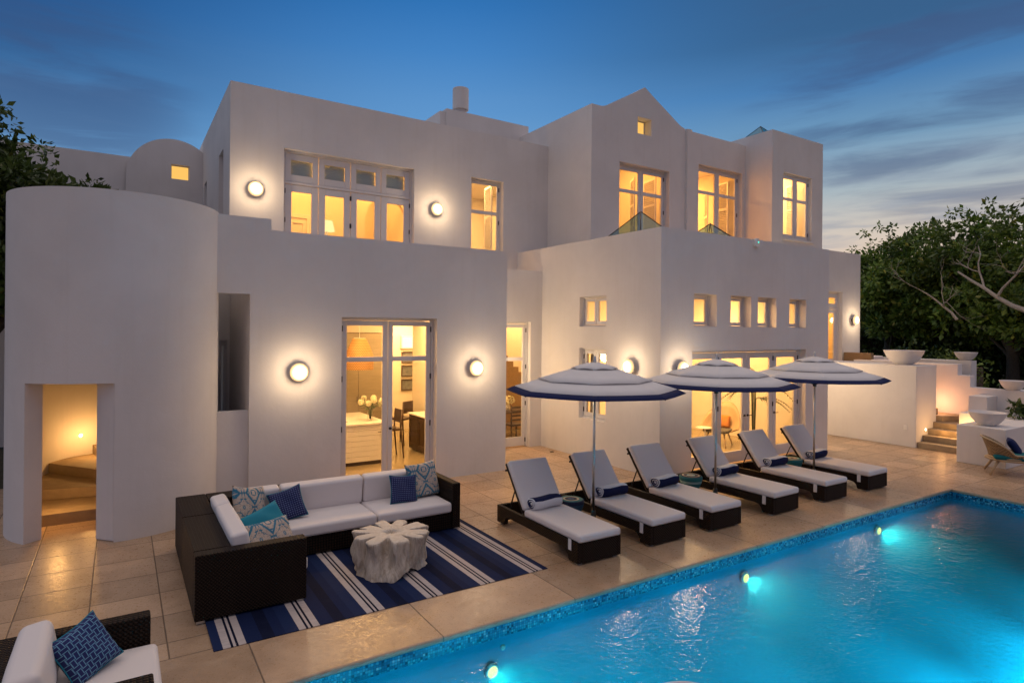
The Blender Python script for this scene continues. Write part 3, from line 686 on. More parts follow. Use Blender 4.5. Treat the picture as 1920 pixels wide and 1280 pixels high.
# --- joinery
def joinery(name, mat, w, h, leaves, depth=.14, fr=.05, stile=.095, top=.10, bot=.22, rails=(), hinge=(), handle=None, gaps=None, trans=None, sill=False):
    """frame in the opening (u 0..w, inwards +y, z 0..h); every leaf is a sub-part with its own pane."""
    f = MB(); y0, y1 = depth, depth + .09
    f.box(0, fr, y0, y1, 0, h); f.box(w - fr, w, y0, y1, 0, h); f.box(fr, w - fr, y0, y1, h - fr, h)
    if sill: f.box(fr, w - fr, y0, y1, 0, fr)
    ztop = h - fr
    if trans: f.box(fr, w - fr, y0, y1, trans, trans + .06)
    root = f.build(name, 'paint', villa, mat, bevel=.006)
    zb = fr if sill else .02
    lw = (w - 2 * fr) / leaves
    rows = [(zb, trans if trans else ztop, bot, rails, True)]
    if trans: rows.append((trans + .06, ztop, .16, (), False))
    for i in range(leaves):
        u0, u1 = fr + lw * i + .006, fr + lw * (i + 1) - .006
        for (za, zc, bb, rl, main) in rows:
            d = MB(); ya, yb = depth + .02, depth + .07
            sst = stile if main else .13
            tp = top if main else .15
            d.box(u0, u0 + sst, ya, yb, za + .006, zc - .006); d.box(u1 - sst, u1, ya, yb, za + .006, zc - .006)
            d.box(u0 + sst, u1 - sst, ya, yb, za + .006, za + bb); d.box(u0 + sst, u1 - sst, ya, yb, zc - tp, zc - .006)
            for r in rl: d.box(u0 + sst, u1 - sst, ya + .004, yb - .004, r - .045, r + .045)
            d.mi = 1
            if main and hinge:
                uh = {'l': u0, 'r': u1}[hinge[i]] if isinstance(hinge, str) else None
                if uh is not None:
                    nh = max(2, int(h / .75))
                    for k in range(nh):
                        zz = za + .16 + (zc - za - .32) * k / (nh - 1); d.box(uh - .014, uh + .014, ya - .018, ya + .01, zz - .055, zz + .055)
            d.build('leaf' if name.endswith('door') else 'sash', ['paint', 'hinge'], root, bevel=.005)
            p = MB(); cuts = [za + bb] + [q for r in rl for q in (r - .045, r + .045)] + [zc - tp]
            for a, b in zip(cuts[::2], cuts[1::2]): p.box(u0 + sst, u1 - sst, ya + .02, ya + .028, a, b)
            p.build('pane', 'glass', root)
        if handle and i in handle:
            for (side) in (handle[i],):
                uu = u1 - .05 if side == 'r' else u0 + .05
                hd = MB(); dz = zb + 1.05
                hd.lathe([(.0, 0), (.026, 0), (.026, .012), (.0, .012)], 14)
                hd.tube([(0, 0, .01), (0, 0, .045), (-.10 if side == 'r' else .10, 0, .05)], .009, 8)
                hd.build('handle', 'dark_metal', root, Matrix.Translation((uu, depth + .02, dz)) @ Matrix.Rotation(R(90), 4, 'X'))
    return root
joinery('door', FRONT(KD[0], KY), 1.92, 3.21, 2, .16, rails=(2.42,), bot=.2, hinge='lr', handle={1: 'l'})
joinery('door', FRONT(CD[0], 13.0), .82, 3.21, 1, .12, rails=(2.26,), bot=.24, hinge='r')
joinery('door', FRONT(LD[0], LY), LD[1] - LD[0], 2.59, 4, .17, stile=.13, top=.14, bot=.26, hinge='llrr', handle={1: 'r', 2: 'l', 3: 'l'})
for h in LW: joinery('window', FRONT(h[0], LY, h[2]), h[1] - h[0], h[3] - h[2], 1, .2, fr=.03, stile=.07, top=.07, bot=.08, sill=True)
joinery('window', SIDE(LX, SW1[1], SW1[2]), .96, .70, 2, .10, fr=.04, stile=.07, top=.07, bot=.09, sill=True)
joinery('window', SIDE(LX, SW2[1], SW2[2]), .96, 1.66, 2, .10, fr=.04, stile=.085, top=.09, bot=.10, sill=True, rails=(.55,), hinge='lr')
joinery('door', FRONT(W1[0], MY, W1[2]), 3.12, 3.05, 4, .14, stile=.15, top=.16, bot=.2, trans=2.30, hinge='lrlr')
joinery('door', FRONT(W2[0], MY, W2[2]), 1.0, 3.08, 1, .15, fr=.04, stile=.06, top=.07, rails=(2.22,), hinge='r')
joinery('door', FRONT(GW[0], GY, GW[2]), 1.9, 3.23, 2, .15, fr=.05, stile=.09, rails=(2.52,), hinge='lr')
joinery('door', FRONT(BW[0], BY, BW[2]), 2.0, 3.61, 2, .13, fr=.05, stile=.09, rails=(2.85,), hinge='lr')
joinery('window', FRONT(TW[0], TY, TW[2]), 1.49, 2.01, 2, .08, fr=.05, stile=.10, bot=.1, rails=(1.24,), hinge='lr', sill=True)
joinery('door', FRONT(WD[0], WY, WD[2]), 1.05, 2.47, 1, .12, stile=.2, trans=1.86)
joinery('door', SIDE(1.94, SD1[1], 4.0), .75, 3.05, 1, .1, rails=(2.2,))
joinery('door', SIDE(1.94, SD2[1], 4.0), .55, 2.95, 1, .1, rails=(2.2,))
for a in PDO: joinery('door', FRONT(a[0], 13.35), a[1] - a[0], 2.75, 1, .06, fr=.02, stile=.03)
# louvred shutters folded back inside the upper openings
def shutter(x, y, z, w, h, rz, split):
    s = MB(); s.box(0, .05, -.018, .018, 0, h); s.box(w - .05, w, -.018, .018, 0, h)
    for q in (0, split * h - .03, h - .06): s.box(.05, w - .05, -.018, .018, q, q + .06)
    for a, b in ((.06, split * h - .03), (split * h + .03, h - .06)):
        n = int((b - a) / .055)
        for k in range(n):
            zc = a + (k + .5) * (b - a) / n; s.obox((w / 2, 0, zc), (w / 2 - .05, 0, 0), (0, .022, .016), (0, -.003, .004))
    s.mi = 1
    for q in (.2, .75): s.box(w - .03, w + .012, -.03, -.016, q * h - .05, q * h + .05)
    s.build('shutter', ['white', 'hinge'], villa, Matrix.Translation((x, y, z)) @ Matrix.Rotation(rz, 4, 'Z'))
shutter(W2[1] - .12, MY + .42, 4.02, .5, 3.0, R(82), .72)
shutter(GW[1] - .1, GY + .42, 4.36, .62, 3.1, R(80), .75); shutter(GW[1] - .62, GY + .75, 4.36, .5, 3.1, R(60), .75)
shutter(BW[1] - .12, BY + .42, 4.36, .65, 3.4, R(80), .75); shutter(BW[1] - .62, BY + .8, 4.36, .5, 3.1, R(50), .75)
shutter(TW[1] - .12, TY + .42, 5.8, .45, 2.0, R(80), .6); shutter(TW[0] + .42, TY + 1.3, 5.8, .5, 2.0, R(20), .6)
shutter(4.80, MY + .6, 4.02, .5, 2.6, R(72), .7)
# blinds behind the bedroom transoms
for i in range(4):
    u = W1[0] + .05 + .755 * i + .14
    b = MB(); b.box(u - .02, u + .5, MY + .30, MY + .31, 6.38, 6.95)
    for k in range(7): b.obox((u + .24, MY + .26, 6.46 + k * .052), (.25, 0, 0), (0, .006, .026), (0, -.002, .0005))
    b.build('blind', 'blind_grey', villa)
cu_ = MB(); cu_.smooth = True
for a0, a1 in ((10.50, 10.78), (11.12, 11.44)):
    n = 40; b0 = len(cu_.v)
    for k in range(n + 1):
        y = a0 + (a1 - a0) * k / n; x = LX + .36 + .022 * math.sin(k * 1.25); cu_.v += [(x, y, .8), (x, y, 2.7)]
    for k in range(n): cu_.face((b0 + 2 * k, b0 + 2 * k + 1, b0 + 2 * k + 3, b0 + 2 * k + 2))
cu_.build('curtain', 'canopy', villa, fixn=False).modifiers.new('solid', 'SOLIDIFY').thickness = .008
# pyramid skylights on the roof terraces
def skylight(cx, cy_, z, hw, h, name='skylight'):
    s = MB(); c = [(cx - hw, cy_ - hw, z), (cx + hw, cy_ - hw, z), (cx + hw, cy_ + hw, z), (cx - hw, cy_ + hw, z)]; a = (cx, cy_, z + h)
    for i in range(4): s.quad(c[i], c[(i + 1) % 4], a)
    r = MB().box(cx - hw - .05, cx + hw + .05, cy_ - hw - .05, cy_ + hw + .05, 4.3 if z < 7 else 8.5, z - .3).build(name, 'stucco', villa)
    s.build('glazing', 'sky_glass' if z < 7 else 'teal_glass', r)
    b = MB()
    for i in range(4): b.tube([c[i], a], .012, 6)
    b.build('glazing_bar', 'dark_metal', r)
skylight(10.30, 10.5, 5.0, .76, .81)
skylight(11.80, 9.72, 5.0, .6, .57)
skylight(17.95, 12.75, 9.22, .62, .64)
# round outdoor lamps ------------------------------------------------
def wall_lamp(mat, label, power=17, group='round wall lamps on the villa'):
    e = empty('wall_lamp'); e.matrix_world = mat; tag(e, label, 'wall lamp', group)
    rot = Matrix.Rotation(R(90), 4, 'X')
    MB().lathe([(.0, 0), (.07, 0), (.07, .08), (.0, .08)], 24).build('bracket', 'dark_metal', e, rot)
    MB().lathe([(.0, .085), (.15, .085), (.155, .092), (.155, .104), (.15, .112), (.0, .112)], 40).build('back_plate', 'white', e, rot)
    MB().lathe([(.158, .112), (.154, .13), (.136, .152), (.10, .170), (.05, .18), (.0005, .182)], 40).build('diffuser', 'lamp', e, rot)
    light('wall_lamp_light', 'POINT', (0, -.30, 0), power * 1.2, (1, .72, .43), e, .13)
    return e
wall_lamp(FRONT(2.64, KY, 2.23), 'round lit wall lamp beside the dark passage opening')
wall_lamp(FRONT(6.19, KY, 2.21), 'round lit wall lamp between the kitchen doors and the recessed garden door')
wall_lamp(FRONT(2.44, MY, 5.99), 'round lit wall lamp at the upstairs corner, left of the four-leaf balcony doors')
wall_lamp(FRONT(6.74, MY, 6.04), 'round lit wall lamp between the balcony doors and the tall narrow upstairs window')
wall_lamp(SIDE(LX, 9.64, 2.24), 'round lit wall lamp on the warm side wall, above the first parasol')
wall_lamp(FRONT(9.80, LY, 2.23), 'round lit wall lamp half hidden by the middle parasol')
wall_lamp(FRONT(21.02, WY, 3.44), 'small distant round wall lamp beside the terrace door')
wall_lamp(FRONT(7.62, 13.0, 2.28), 'round wall lamp tucked behind the kitchen wing, seen only as a reflection', 60)
wall_lamp(Matrix.Translation((15.31, 10.2, 2.3)) @ Matrix.Rotation(R(90), 4, 'Z'), 'round wall lamp hidden behind the living room corner, lighting the terrace wall', 100)

# ================================================================== interior lights
WARM = (1, .41, .085)
def downlight(x, y, z, power, label, col=WARM, size=.5):
    e = empty('ceiling_light', (x, y, z)); tag(e, label, 'ceiling light', 'recessed ceiling lights indoors')
    MB().lathe([(.0, 0), (.075, 0), (.075, -.012), (.055, -.014), (.0005, -.010)], 20).build('trim_ring', 'white', e)
    MB().lathe([(.05, -.015), (.0005, -.016)], 20, caps=False).build('lens', 'down_glow', e, fixn=False)
    light('ceiling_light_lamp', 'AREA', (0, 0, -.05), power * 1.7, col, e, 1.1)
WARM2 = (1, .52, .17)
downlight(4.3, 12.4, 3.4, 75, 'recessed light in the kitchen ceiling over the island', WARM2)
downlight(5.9, 13.8, 3.4, 60, 'recessed light in the kitchen ceiling over the sideboard', WARM2)
downlight(7.0, 16.3, 3.3, 70, 'recessed light in the corridor ceiling by the paintings', WARM2)
downlight(8.2, 14.2, 3.7, 55, 'recessed light in the stair hall ceiling', WARM2)
downlight(10.9, 15.7, 3.7, 45, 'recessed light over the oak staircase', WARM2)
downlight(11.4, 10.6, 4.1, 120, 'recessed light in the living room ceiling near the first chair', WARM2)
downlight(13.4, 11.6, 4.1, 130, 'recessed light in the living room ceiling near the palm', WARM2)
downlight(3.7, 15.3, 7.6, 55, 'recessed light in the bedroom ceiling behind the four-leaf doors', WARM)
downlight(5.9, 15.3, 7.6, 40, 'recessed light in the bedroom ceiling in front of the arch', WARM)
downlight(5.6, 17.4, 7.5, 45, 'recessed light behind the bedroom arch', WARM)
downlight(8.55, 15.9, 7.3, 80, 'recessed light glowing inside the tall narrow upstairs window', WARM2)
downlight(12.1, 14.0, 8.45, 75, 'recessed light in the room under the gable', WARM)
downlight(15.0, 14.9, 8.15, 150, 'recessed light in the room beside the gable', WARM)
downlight(17.7, 12.9, 8.45, 115, 'recessed light in the corner tower room', WARM2)
downlight(19.8, 12.6, 4.5, 60, 'recessed light behind the terrace door', WARM)
# stair tower step lamps
def step_lamp(x, y, z, nx, ny, label, power=14, col=(1, .50, .15)):
    e = empty('step_lamp', (x, y, z), math.atan2(ny, nx)); tag(e, label, 'step lamp', 'small step lamps')
    MB().lathe([(.0, 0), (.045, 0), (.045, .01), (.034, .016), (.0, .016)], 20).build('bezel', 'white', e, Matrix.Rotation(R(90), 4, 'Y'))
    MB().lathe([(.03, .016), (.02, .028), (.0005, .03)], 16).build('lens', 'step_glow', e, Matrix.Rotation(R(90), 4, 'Y'))
    light('step_lamp_light', 'POINT', (.40, 0, .02), power, col, e, .06)
def in_wall(deg): a = R(deg); return CC.x + CI * math.cos(a), CC.y + CI * math.sin(a), -math.cos(a), -math.sin(a)
step_lamp(-.63, CB + .985, .90, .55, -.85, 'glowing step lamp on the curved wall above the winding stairs', 15)
a = in_wall(187); step_lamp(a[0], a[1], .67, a[2], a[3], 'glowing step lamp at the edge of the stair opening', 16)

# ================================================================== terrace walls, outdoor stair, planters
TWX = 17.62
o = MB().box(TWX, 18.75, 7.79, WY - .003, 0, 2.15).build('terrace_wall', 'stucco', bevel=.012); tag(o, 'thick white terrace wall carrying the large bowl planter', 'wall')
structure(MB().box(18.75, 24, 8.6, WY - .003, 0, 1.9).build('terrace', 'deck'))
pw = MB()
pw.prism([(5.7, 0), (10.5, 0), (10.5, 2.16), (7.63, 2.16), (7.63, 1.86), (7.33, 1.86), (7.33, 1.55), (5.7, 1.53)], 'x', 19.62, 19.90)
tag(pw.build('stair_wall', 'stucco', bevel=.01), 'pink lit wall stepping down behind the outdoor stairs', 'wall')
o = MB().box(21.5, 21.85, 8.0, 13, 0, 2.2).build('parapet_wall', 'stucco', bevel=.01); tag(o, 'farthest white parapet wall, carrying a small bowl planter', 'wall')
gw = MB(); gw.box(19.0, 26, 6.72, 7.14, 0, 1.37); gw.box(18.45, 18.995, 6.78, 7.14, 0, .96)
tag(gw.build('stair_wall', 'stucco', bevel=.01), 'white wall with grey shaded end beside the outdoor stairs, stepping down once', 'wall')
o = MB().box(16.6, 20, 5.51, 6.47, 0, .88).build('planter_wall', 'stucco', bevel=.012); tag(o, 'low white block by the pool carrying a bowl planter', 'wall')
stp = empty('outdoor_stairs', (TWX, 7.3, 0)); tag(stp, 'short flight of golden stone stairs rising between white walls', 'stairs')
for i in range(4):
    x0 = .04 + i * .30; MB().box(x0, 1.13 + (.9 if i == 3 else 0), -.83 + (.02 if i else 0), .485, (.155 * i if i else 0), .155 * (i + 1)).build('step', 'stone_step', stp, bevel=.012)
MB().prism([(1.135, .35), (1.6, .12), (1.98, .10), (1.98, 1.2), (1.135, 1.2)], 'z', .60, .78).build('step', 'stone_step', stp, bevel=.012)
MB().box(1.135, 1.55, .62, 1.25, .78, .95).build('step', 'stone_step', stp, bevel=.012)
step_lamp(18.755, 8.0, 1.05, 1, 0, 'step lamp hidden behind the end of the terrace wall, lighting the outdoor stairs', 17, (1, .46, .22))
step_lamp(18.15, 6.475, .55, 0, 1, 'step lamp on the hidden side of the low block, lighting the outdoor stairs', 16, (1, .55, .20))
step_lamp(18.10, 7.785, .45, 0, -1, 'small dark step lamp on the terrace wall beside the first step', 2.5)
so_ = MB().box(TWX - .012, TWX + .01, 8.0, 8.09, .44, .56).build('socket_plate', 'white', bevel=.004); tag(so_, 'small square socket plate low on the terrace wall', 'socket')
def bowl(x, y, z, r, h, label):
    p = [(.0, 0), (r * .42, 0), (r * .46, h * .06), (r * .62, h * .2), (r * .82, h * .5), (r * .94, h * .8), (r, h), (r * .95, h), (r * .88, h * .78), (r * .7, h * .45), (.0, h * .34)]
    o = MB().lathe(p, 48).build('bowl_planter', 'bowl', None, Matrix.Translation((x, y, z)), bevel=.006); tag(o, label, 'planter', 'white bowl planters')
bowl(18.18, 8.36, 2.15, .49, .39, 'largest white bowl planter, on the terrace wall above the socket')
bowl(21.68, 8.22, 2.2, .30, .25, 'small white bowl planter on the farthest parapet')
bowl(17.05, 6.02, .88, .37, .31, 'white bowl planter on the low block behind the rattan chair')
bowl(19.76, 6.42, 1.53, .30, .26, 'white bowl planter cut by the edge of the photo, above the grey wall')
# plinth and bowl standing at the near pool edge
o = MB().box(1.55, 2.35, 1.0, 1.78, 0, 1.0).build('plinth', 'stucco', bevel=.012); tag(o, 'square white plinth under the bowl at the bottom edge of the view', 'plinth')
bowl(2.0, 1.70, 1.0, .215, .448, 'stone bowl whose rim just shows at the bottom edge, in front of the water')

# ================================================================== poolside furniture
def rbox(name, mat, parent, x0, x1, y0, y1, z0, z1, bev, segs=3, puff=0., mtx=None):
    """upholstered block: rounded edges, faces that swell a little"""
    m = MB(); n = 6
    bm = bmesh.new(); bmesh.ops.create_cube(bm, size=1.0)
    bmesh.ops.bevel(bm, geom=bm.edges[:], offset=.0001, affect='EDGES') if False else None
    for v in bm.verts: v.co = Vector(((x0 + x1) / 2 + v.co.x * (x1 - x0), (y0 + y1) / 2 + v.co.y * (y1 - y0), (z0 + z1) / 2 + v.co.z * (z1 - z0)))
    bmesh.ops.bevel(bm, geom=bm.edges[:], offset=bev, segments=segs, profile=.5, affect='EDGES')
    if puff:
        bmesh.ops.subdivide_edges(bm, edges=[e for e in bm.edges if e.calc_length() > .15], cuts=5, use_grid_fill=True)
        cxm, cym, czm = (x0 + x1) / 2, (y0 + y1) / 2, (z0 + z1) / 2
        for v in bm.verts:
            u, w, q = (v.co.x - cxm) / (x1 - x0) * 2, (v.co.y - cym) / (y1 - y0) * 2, (v.co.z - czm) / (z1 - z0) * 2
            dims = sorted(((x1 - x0), 0), ((y1 - y0), 1)) if False else None
            d = [(x1 - x0), (y1 - y0), (z1 - z0)]; k = d.index(min(d)); c = [u, w, q]
            oth = [c[i] for i in range(3) if i != k]
            f = max(0, 1 - abs(oth[0]) ** 3) * max(0, 1 - abs(oth[1]) ** 3)
            v.co[k] += puff * f * (1 if c[k] > 0 else -1) * (1 + .25 * math.sin(v.co.x * 9 + v.co.y * 7))
    me = bpy.data.meshes.new(name); bm.to_mesh(me); bm.free(); me.materials.append(M[mat])
    for p in me.polygons: p.use_smooth = True
    o = bpy.data.objects.new(name, me); COL.objects.link(o); o.parent = parent
    if mtx is not None: o.matrix_local = mtx
    w = o.modifiers.new('wn', 'WEIGHTED_NORMAL'); return o

# --- sun loungers
def make_lounger():
    e = empty('sun_lounger')
    prof = [(0, .03), (.20, .03), (.225, .10), (.27, .145), (.36, .16), (1.72, .16), (1.80, .13), (1.83, .03), (2.05, .03), (2.05, .29), (0, .29)]
    for x in (0, .655): MB().prism(prof, 'x', x, x + .065).build('side_rail', 'wicker', e, bevel=.008)
    MB().box(.066, .654, .0, .05, .03, .29).build('end_panel', 'wicker', e, bevel=.006); MB().box(.066, .654, 2.0, 2.05, .03, .29).build('end_panel', 'wicker', e, bevel=.006)
    sl = MB()
    for k in range(9): sl.box(.067, .653, .10 + k * .135, .18 + k * .135, .255, .275)
    sl.build('slat_deck', 'dark_metal', e)
    c = rbox('seat_cushion', 'cushion', e, .012, .708, -.02, 1.30, .292, .395, .032, 3, .012)
    MB().box(-.004, .724, .135, .20, .165, .20).box(-.006, -.001, .135, .20, .17, .31).box(.721, .726, .135, .20, .17, .31).build('strap', 'towel_white', c)
    th = R(52); bm_ = Matrix.Translation((0, 1.32, .34)) @ Matrix.Rotation(th, 4, 'X')
    rbox('back_cushion', 'cushion', e, .012, .708, 0.02, .80, -.005, .09, .032, 3, .010, bm_)
    f = MB()
    for x in (.02, .67): f.box(x, x + .03, .0, .80, -.045, -.012)
    f.box(.05, .67, .76, .79, -.045, -.015); f.box(.05, .67, .38, .41, -.045, -.015)
    f.box(-.012, .02, .69, .715, -.05, -.03); f.box(.70, .732, .69, .715, -.05, -.03)
    f.build('back_frame', 'dark_metal', e, bm_)
    for x in (.06, .66): MB().tube([(x, 1.62, .60), (x, 1.78, .24)], .011, 8).build('prop_bar', 'dark_metal', e)
    for x, y in ((.03, .04), (.62, .04), (.03, 1.93), (.62, 1.93)): MB().box(x, x + .075, y, y + .075, 0.008, .03).build('foot', 'metal', e)
    return e
LX0 = [4.92, 6.20, 7.44, 8.98, 10.45, 11.90]
lab = ['white-cushioned wicker sun lounger nearest the striped rug', 'white-cushioned sun lounger just beyond the first parasol pole', 'white-cushioned sun lounger with a navy towel, third from the rug',
       'white-cushioned sun lounger crossed by the middle parasol pole', 'white-cushioned sun lounger facing the pool, second from the far end', 'farthest white-cushioned sun lounger, behind the last parasol pole']
L0 = make_lounger()
for i, x in enumerate(LX0):
    o = L0 if i == 0 else copy_tree(L0)
    o.location = (x, 6.08, 0); o.rotation_euler = (0, 0, R((-1.2, .6, -.5, .8, -.4, .3)[i])); tag(o, lab[i], 'sun lounger', 'row of sun loungers by the pool')
# rolled towels
def make_towel(flip):
    m = MB(); n = 44; L = .25
    prof = []
    for k in range(n):
        a = 2 * math.pi * k / n; r = .10 + .007 * math.sin(3 * a + .5)
        prof.append((r * 1.08 * math.cos(a), r * .86 * math.sin(a)))
    xs = [-L, -L * .97, -L * .5, 0, L * .5, L * .97, L]; sc = [.93, 1, 1.03, 1.0, 1.02, 1, .93]
    for x, s_ in zip(xs, sc):
        for q in prof: m.v.append((x, q[0] * s_, q[1] * s_ + .008 * math.sin(x * 14)))
    m.smooth = True
    for i in range(len(xs) - 1):
        for k in range(n):
            a = (k + .5) / n * 360
            m.mi = (1 if 55 < a < 150 else 0) if flip else (0 if 20 < a < 138 else 1)
            m.face((i * n + k, i * n + (k + 1) % n, (i + 1) * n + (k + 1) % n, (i + 1) * n + k))
    m.smooth = False
    for b, sgn in ((0, -1), ((len(xs) - 1) * n, 1)):           # spiral end, drawn as stepped rings
        base = [m.v[b + k] for k in range(n)]; prev = list(range(b, b + n))
        for j, f in enumerate((.82, .64, .46, .28, .1)):
            s0 = len(m.v)
            for q in base: m.v.append((q[0] + sgn * (.012 if j % 2 == 0 else 0), q[1] * f, q[2] * f))
            m.mi = j % 2
            for k in range(n): m.face((prev[k], prev[(k + 1) % n], s0 + (k + 1) % n, s0 + k))
            prev = list(range(s0, s0 + n))
        m.face(prev)
    return m
tl = ['rolled towel with white front on the lounger nearest the rug', 'rolled navy and white towel beside the first parasol pole', 'rolled navy and white towel on the third lounger from the rug',
      'rolled navy and white towel behind the middle parasol pole', 'rolled navy and white towel on the fifth lounger from the rug', 'rolled navy and white towel on the farthest lounger']
for i, x in enumerate(LX0):
    o = make_towel(i == 0).build('rolled_towel', ['towel_white', 'towel_navy'], None)
    o.location = (x + .36 + .03 * math.sin(i * 2.1), 6.08 + 1.215, .49); o.rotation_euler = (0, 0, R((3, -2, 4, 1, -3, 2)[i])); tag(o, tl[i], 'towel', 'rolled towels on the loungers')
# drum stools
for (x, y), mt, lb in zip(((5.86, 7.42), (8.68, 7.53), (11.68, 7.49)), ('drum_navy', 'drum_dark', 'drum_teal'), ('woven drum stool with navy and blue sides between the first two loungers', 'woven drum stool with dark centre and teal sides by the third lounger', 'woven teal drum stool between the last two loungers')):
    o = MB().lathe([(.0005, .412), (.03, .42), (.17, .42), (.195, .41), (.205, .385), (.20, .345), (.18, .28), (.145, .2), (.135, .15), (.15, .08), (.18, .02), (.18, .008), (.0, .008)], 40, caps=False).build('drum_stool', mt)
    o.location = (x, y, 0); tag(o, lb, 'stool', 'woven drum stools')
# parasols
def make_parasol():
    e = empty('parasol'); N = 8; per = 12
    def poly_r(a):
        s_ = 2 * math.pi / N; k = (a % s_) - s_ / 2; return math.cos(s_ / 2) / math.cos(k)
    def tier(rings, scallop, th=.006):
        m = MB(); m.smooth = True; n = N * per; ids = []
        for ri, (r, z) in enumerate(rings):
            row = []
            for k in range(n):
                a = 2 * math.pi * k / n; rr = r * poly_r(a); w = abs(math.sin(a * N / 2))
                f = (ri / (len(rings) - 1)) ** 2
                sag = -.005 * w * (r / 1.3)
                row.append(len(m.v)); m.v.append((rr * math.cos(a), rr * math.sin(a), z + sag + scallop * f * w))
            ids.append(row)
        for i in range(len(ids) - 1):
            for k in range(n): m.face((ids[i][k], ids[i + 1][k], ids[i + 1][(k + 1) % n], ids[i][(k + 1) % n]))
        return m
    def cloth(name, mat, rings, sc, par):
        o = tier(rings, sc).build(name, mat, par); o.data.set_sharp_from_angle(angle=R(7)); s_ = o.modifiers.new('solid', 'SOLIDIFY'); s_.thickness = .005; return o
    canopy = cloth('canopy', 'canopy', [(.60, 2.335), (.8, 2.272), (1.0, 2.212), (1.215, 2.15)], 0, e)
    cloth('border', 'navy', [(1.2155, 2.149), (1.28, 2.122), (1.345, 2.092)], .0, e)
    cloth('vent', 'canopy', [(.20, 2.475), (.4, 2.41), (.65, 2.335), (.86, 2.270)], .010, e)
    cloth('top_cap', 'canopy', [(.012, 2.532), (.12, 2.515), (.25, 2.478), (.36, 2.435)], .018, e)
    MB().tube([(0, 0, .06), (0, 0, 2.52)], .0195, 14).build('pole', 'metal', e)
    MB().lathe([(.0, 2.52), (.03, 2.525), (.03, 2.545), (.014, 2.56), (.022, 2.59), (.014, 2.615), (.0005, 2.625)], 14).build('finial', 'metal', e)
    for k in range(N):
        a = 2 * math.pi * k / N; c, s_ = math.cos(a), math.sin(a)
        MB().tube([(.03 * c, .03 * s_, 2.43), (.62 * c, .62 * s_, 2.315), (1.33 * c, 1.33 * s_, 2.085)], .009, 6).tube([(.03 * c, .03 * s_, 1.98), (.66 * c, .66 * s_, 2.295)], .007, 6).build('rib', 'dark_metal', e)
    MB().lathe([(.0, 1.94), (.035, 1.94), (.035, 2.0), (.0, 2.0)], 14).build('runner', 'dark_metal', e)
    MB().lathe([(.0, .005), (.24, .005), (.24, .045), (.05, .07), (.035, .30), (.0, .30)], 28).build('base', 'dark_metal', e)
    return e
P0 = make_parasol()
for i, ((x, y), lb) in enumerate(zip(((6.02, 7.08), (8.68, 6.99), (11.62, 6.98)), ('white and navy parasol nearest the seating area, in front of the side wall', 'middle white and navy parasol, in front of the living room doors', 'white and navy parasol farthest along the pool, before the terrace wall'))):
    o = P0 if i == 0 else copy_tree(P0); o.location = (x, y, 0); o.rotation_euler = (0, 0, math.atan2(-y, -x) + R((0, 3, 9)[i])); tag(o, lb, 'parasol', 'parasols between the loungers')

# --- rug, sectional sofa
rg = MB().box(.75, 4.55, 6.22, 8.62, .008, .017).build('rug', 'rug', bevel=.003); tag(rg, 'navy rug with pale stripes under the sofa and root table', 'rug')
sf = empty('sectional_sofa', (.65, 6.87, 0)); tag(sf, 'large dark wicker corner sofa with pale cushions on the striped rug', 'sofa')
def wk(name, x0, x1, y0, y1, z0, z1): return MB().box(x0, x1, y0, y1, z0, z1).build(name, 'wicker', sf, bevel=.014, segs=3)
wk('arm', 0, 1.10, 0, .16, .035, .70)
wk('back', 0, .36, .163, 1.50, .035, .70); wk('back', 0, .36, 1.506, 2.55, .035, .70)
wk('back', .363, 2.35, 2.20, 2.55, .035, .70); wk('back', 2.356, 3.68, 2.20, 2.55, .035, .70)
wk('arm', 3.55, 3.68, 1.28, 2.197, .035, .70)
wk('seat_base', .363, 1.07, .163, 1.30, .035, .27); wk('seat_base', .363, 2.35, 1.306, 2.197, .035, .27); wk('seat_base', 2.356, 3.547, 1.306, 2.197, .035, .27)
def cu(name, x0, x1, y0, y1, z0, z1, mtx=None, pf=.012): return rbox(name, 'cushion', sf, x0, x1, y0, y1, z0, z1, .04, 4, pf, mtx)
cu('seat_cushion', .37, 1.16, .17, 1.27, .275, .425); cu('seat_cushion', .37, 1.1, 1.275, 2.19, .275, .42); cu('seat_cushion', 1.11, 2.38, 1.27, 2.19, .275, .425); cu('seat_cushion', 2.39, 3.54, 1.27, 2.19, .275, .425)
tb = lambda x, y: Matrix.Translation((x, y, .425)) @ Matrix.Rotation(R(9), 4, 'X')
tl_ = lambda x, y: Matrix.Translation((x, y, .425)) @ Matrix.Rotation(R(-9), 4, 'Y')
cu('back_cushion', .70, 1.22, -.09, .09, 0, .40, tb(0, 2.06)); cu('back_cushion', 1.235, 2.40, -.09, .09, 0, .40, tb(0, 2.06)); cu('back_cushion', 2.415, 3.53, -.09, .09, 0, .40, tb(0, 2.06))
cu('back_cushion', -.09, .09, .18, 1.46, 0, .39, tl_(.50, 0)); cu('back_cushion', -.09, .09, 1.47, 1.98, 0, .39, tl_(.50, 0))
for x, y in ((.02, .02), (1.0, .02), (.02, 2.45), (3.58, 2.45), (3.58, 1.3), (.98, 1.2)): MB().box(x, x + .08, y, y + .08, .018 if x > .2 else .006, .036).build('foot', 'metal', sf)
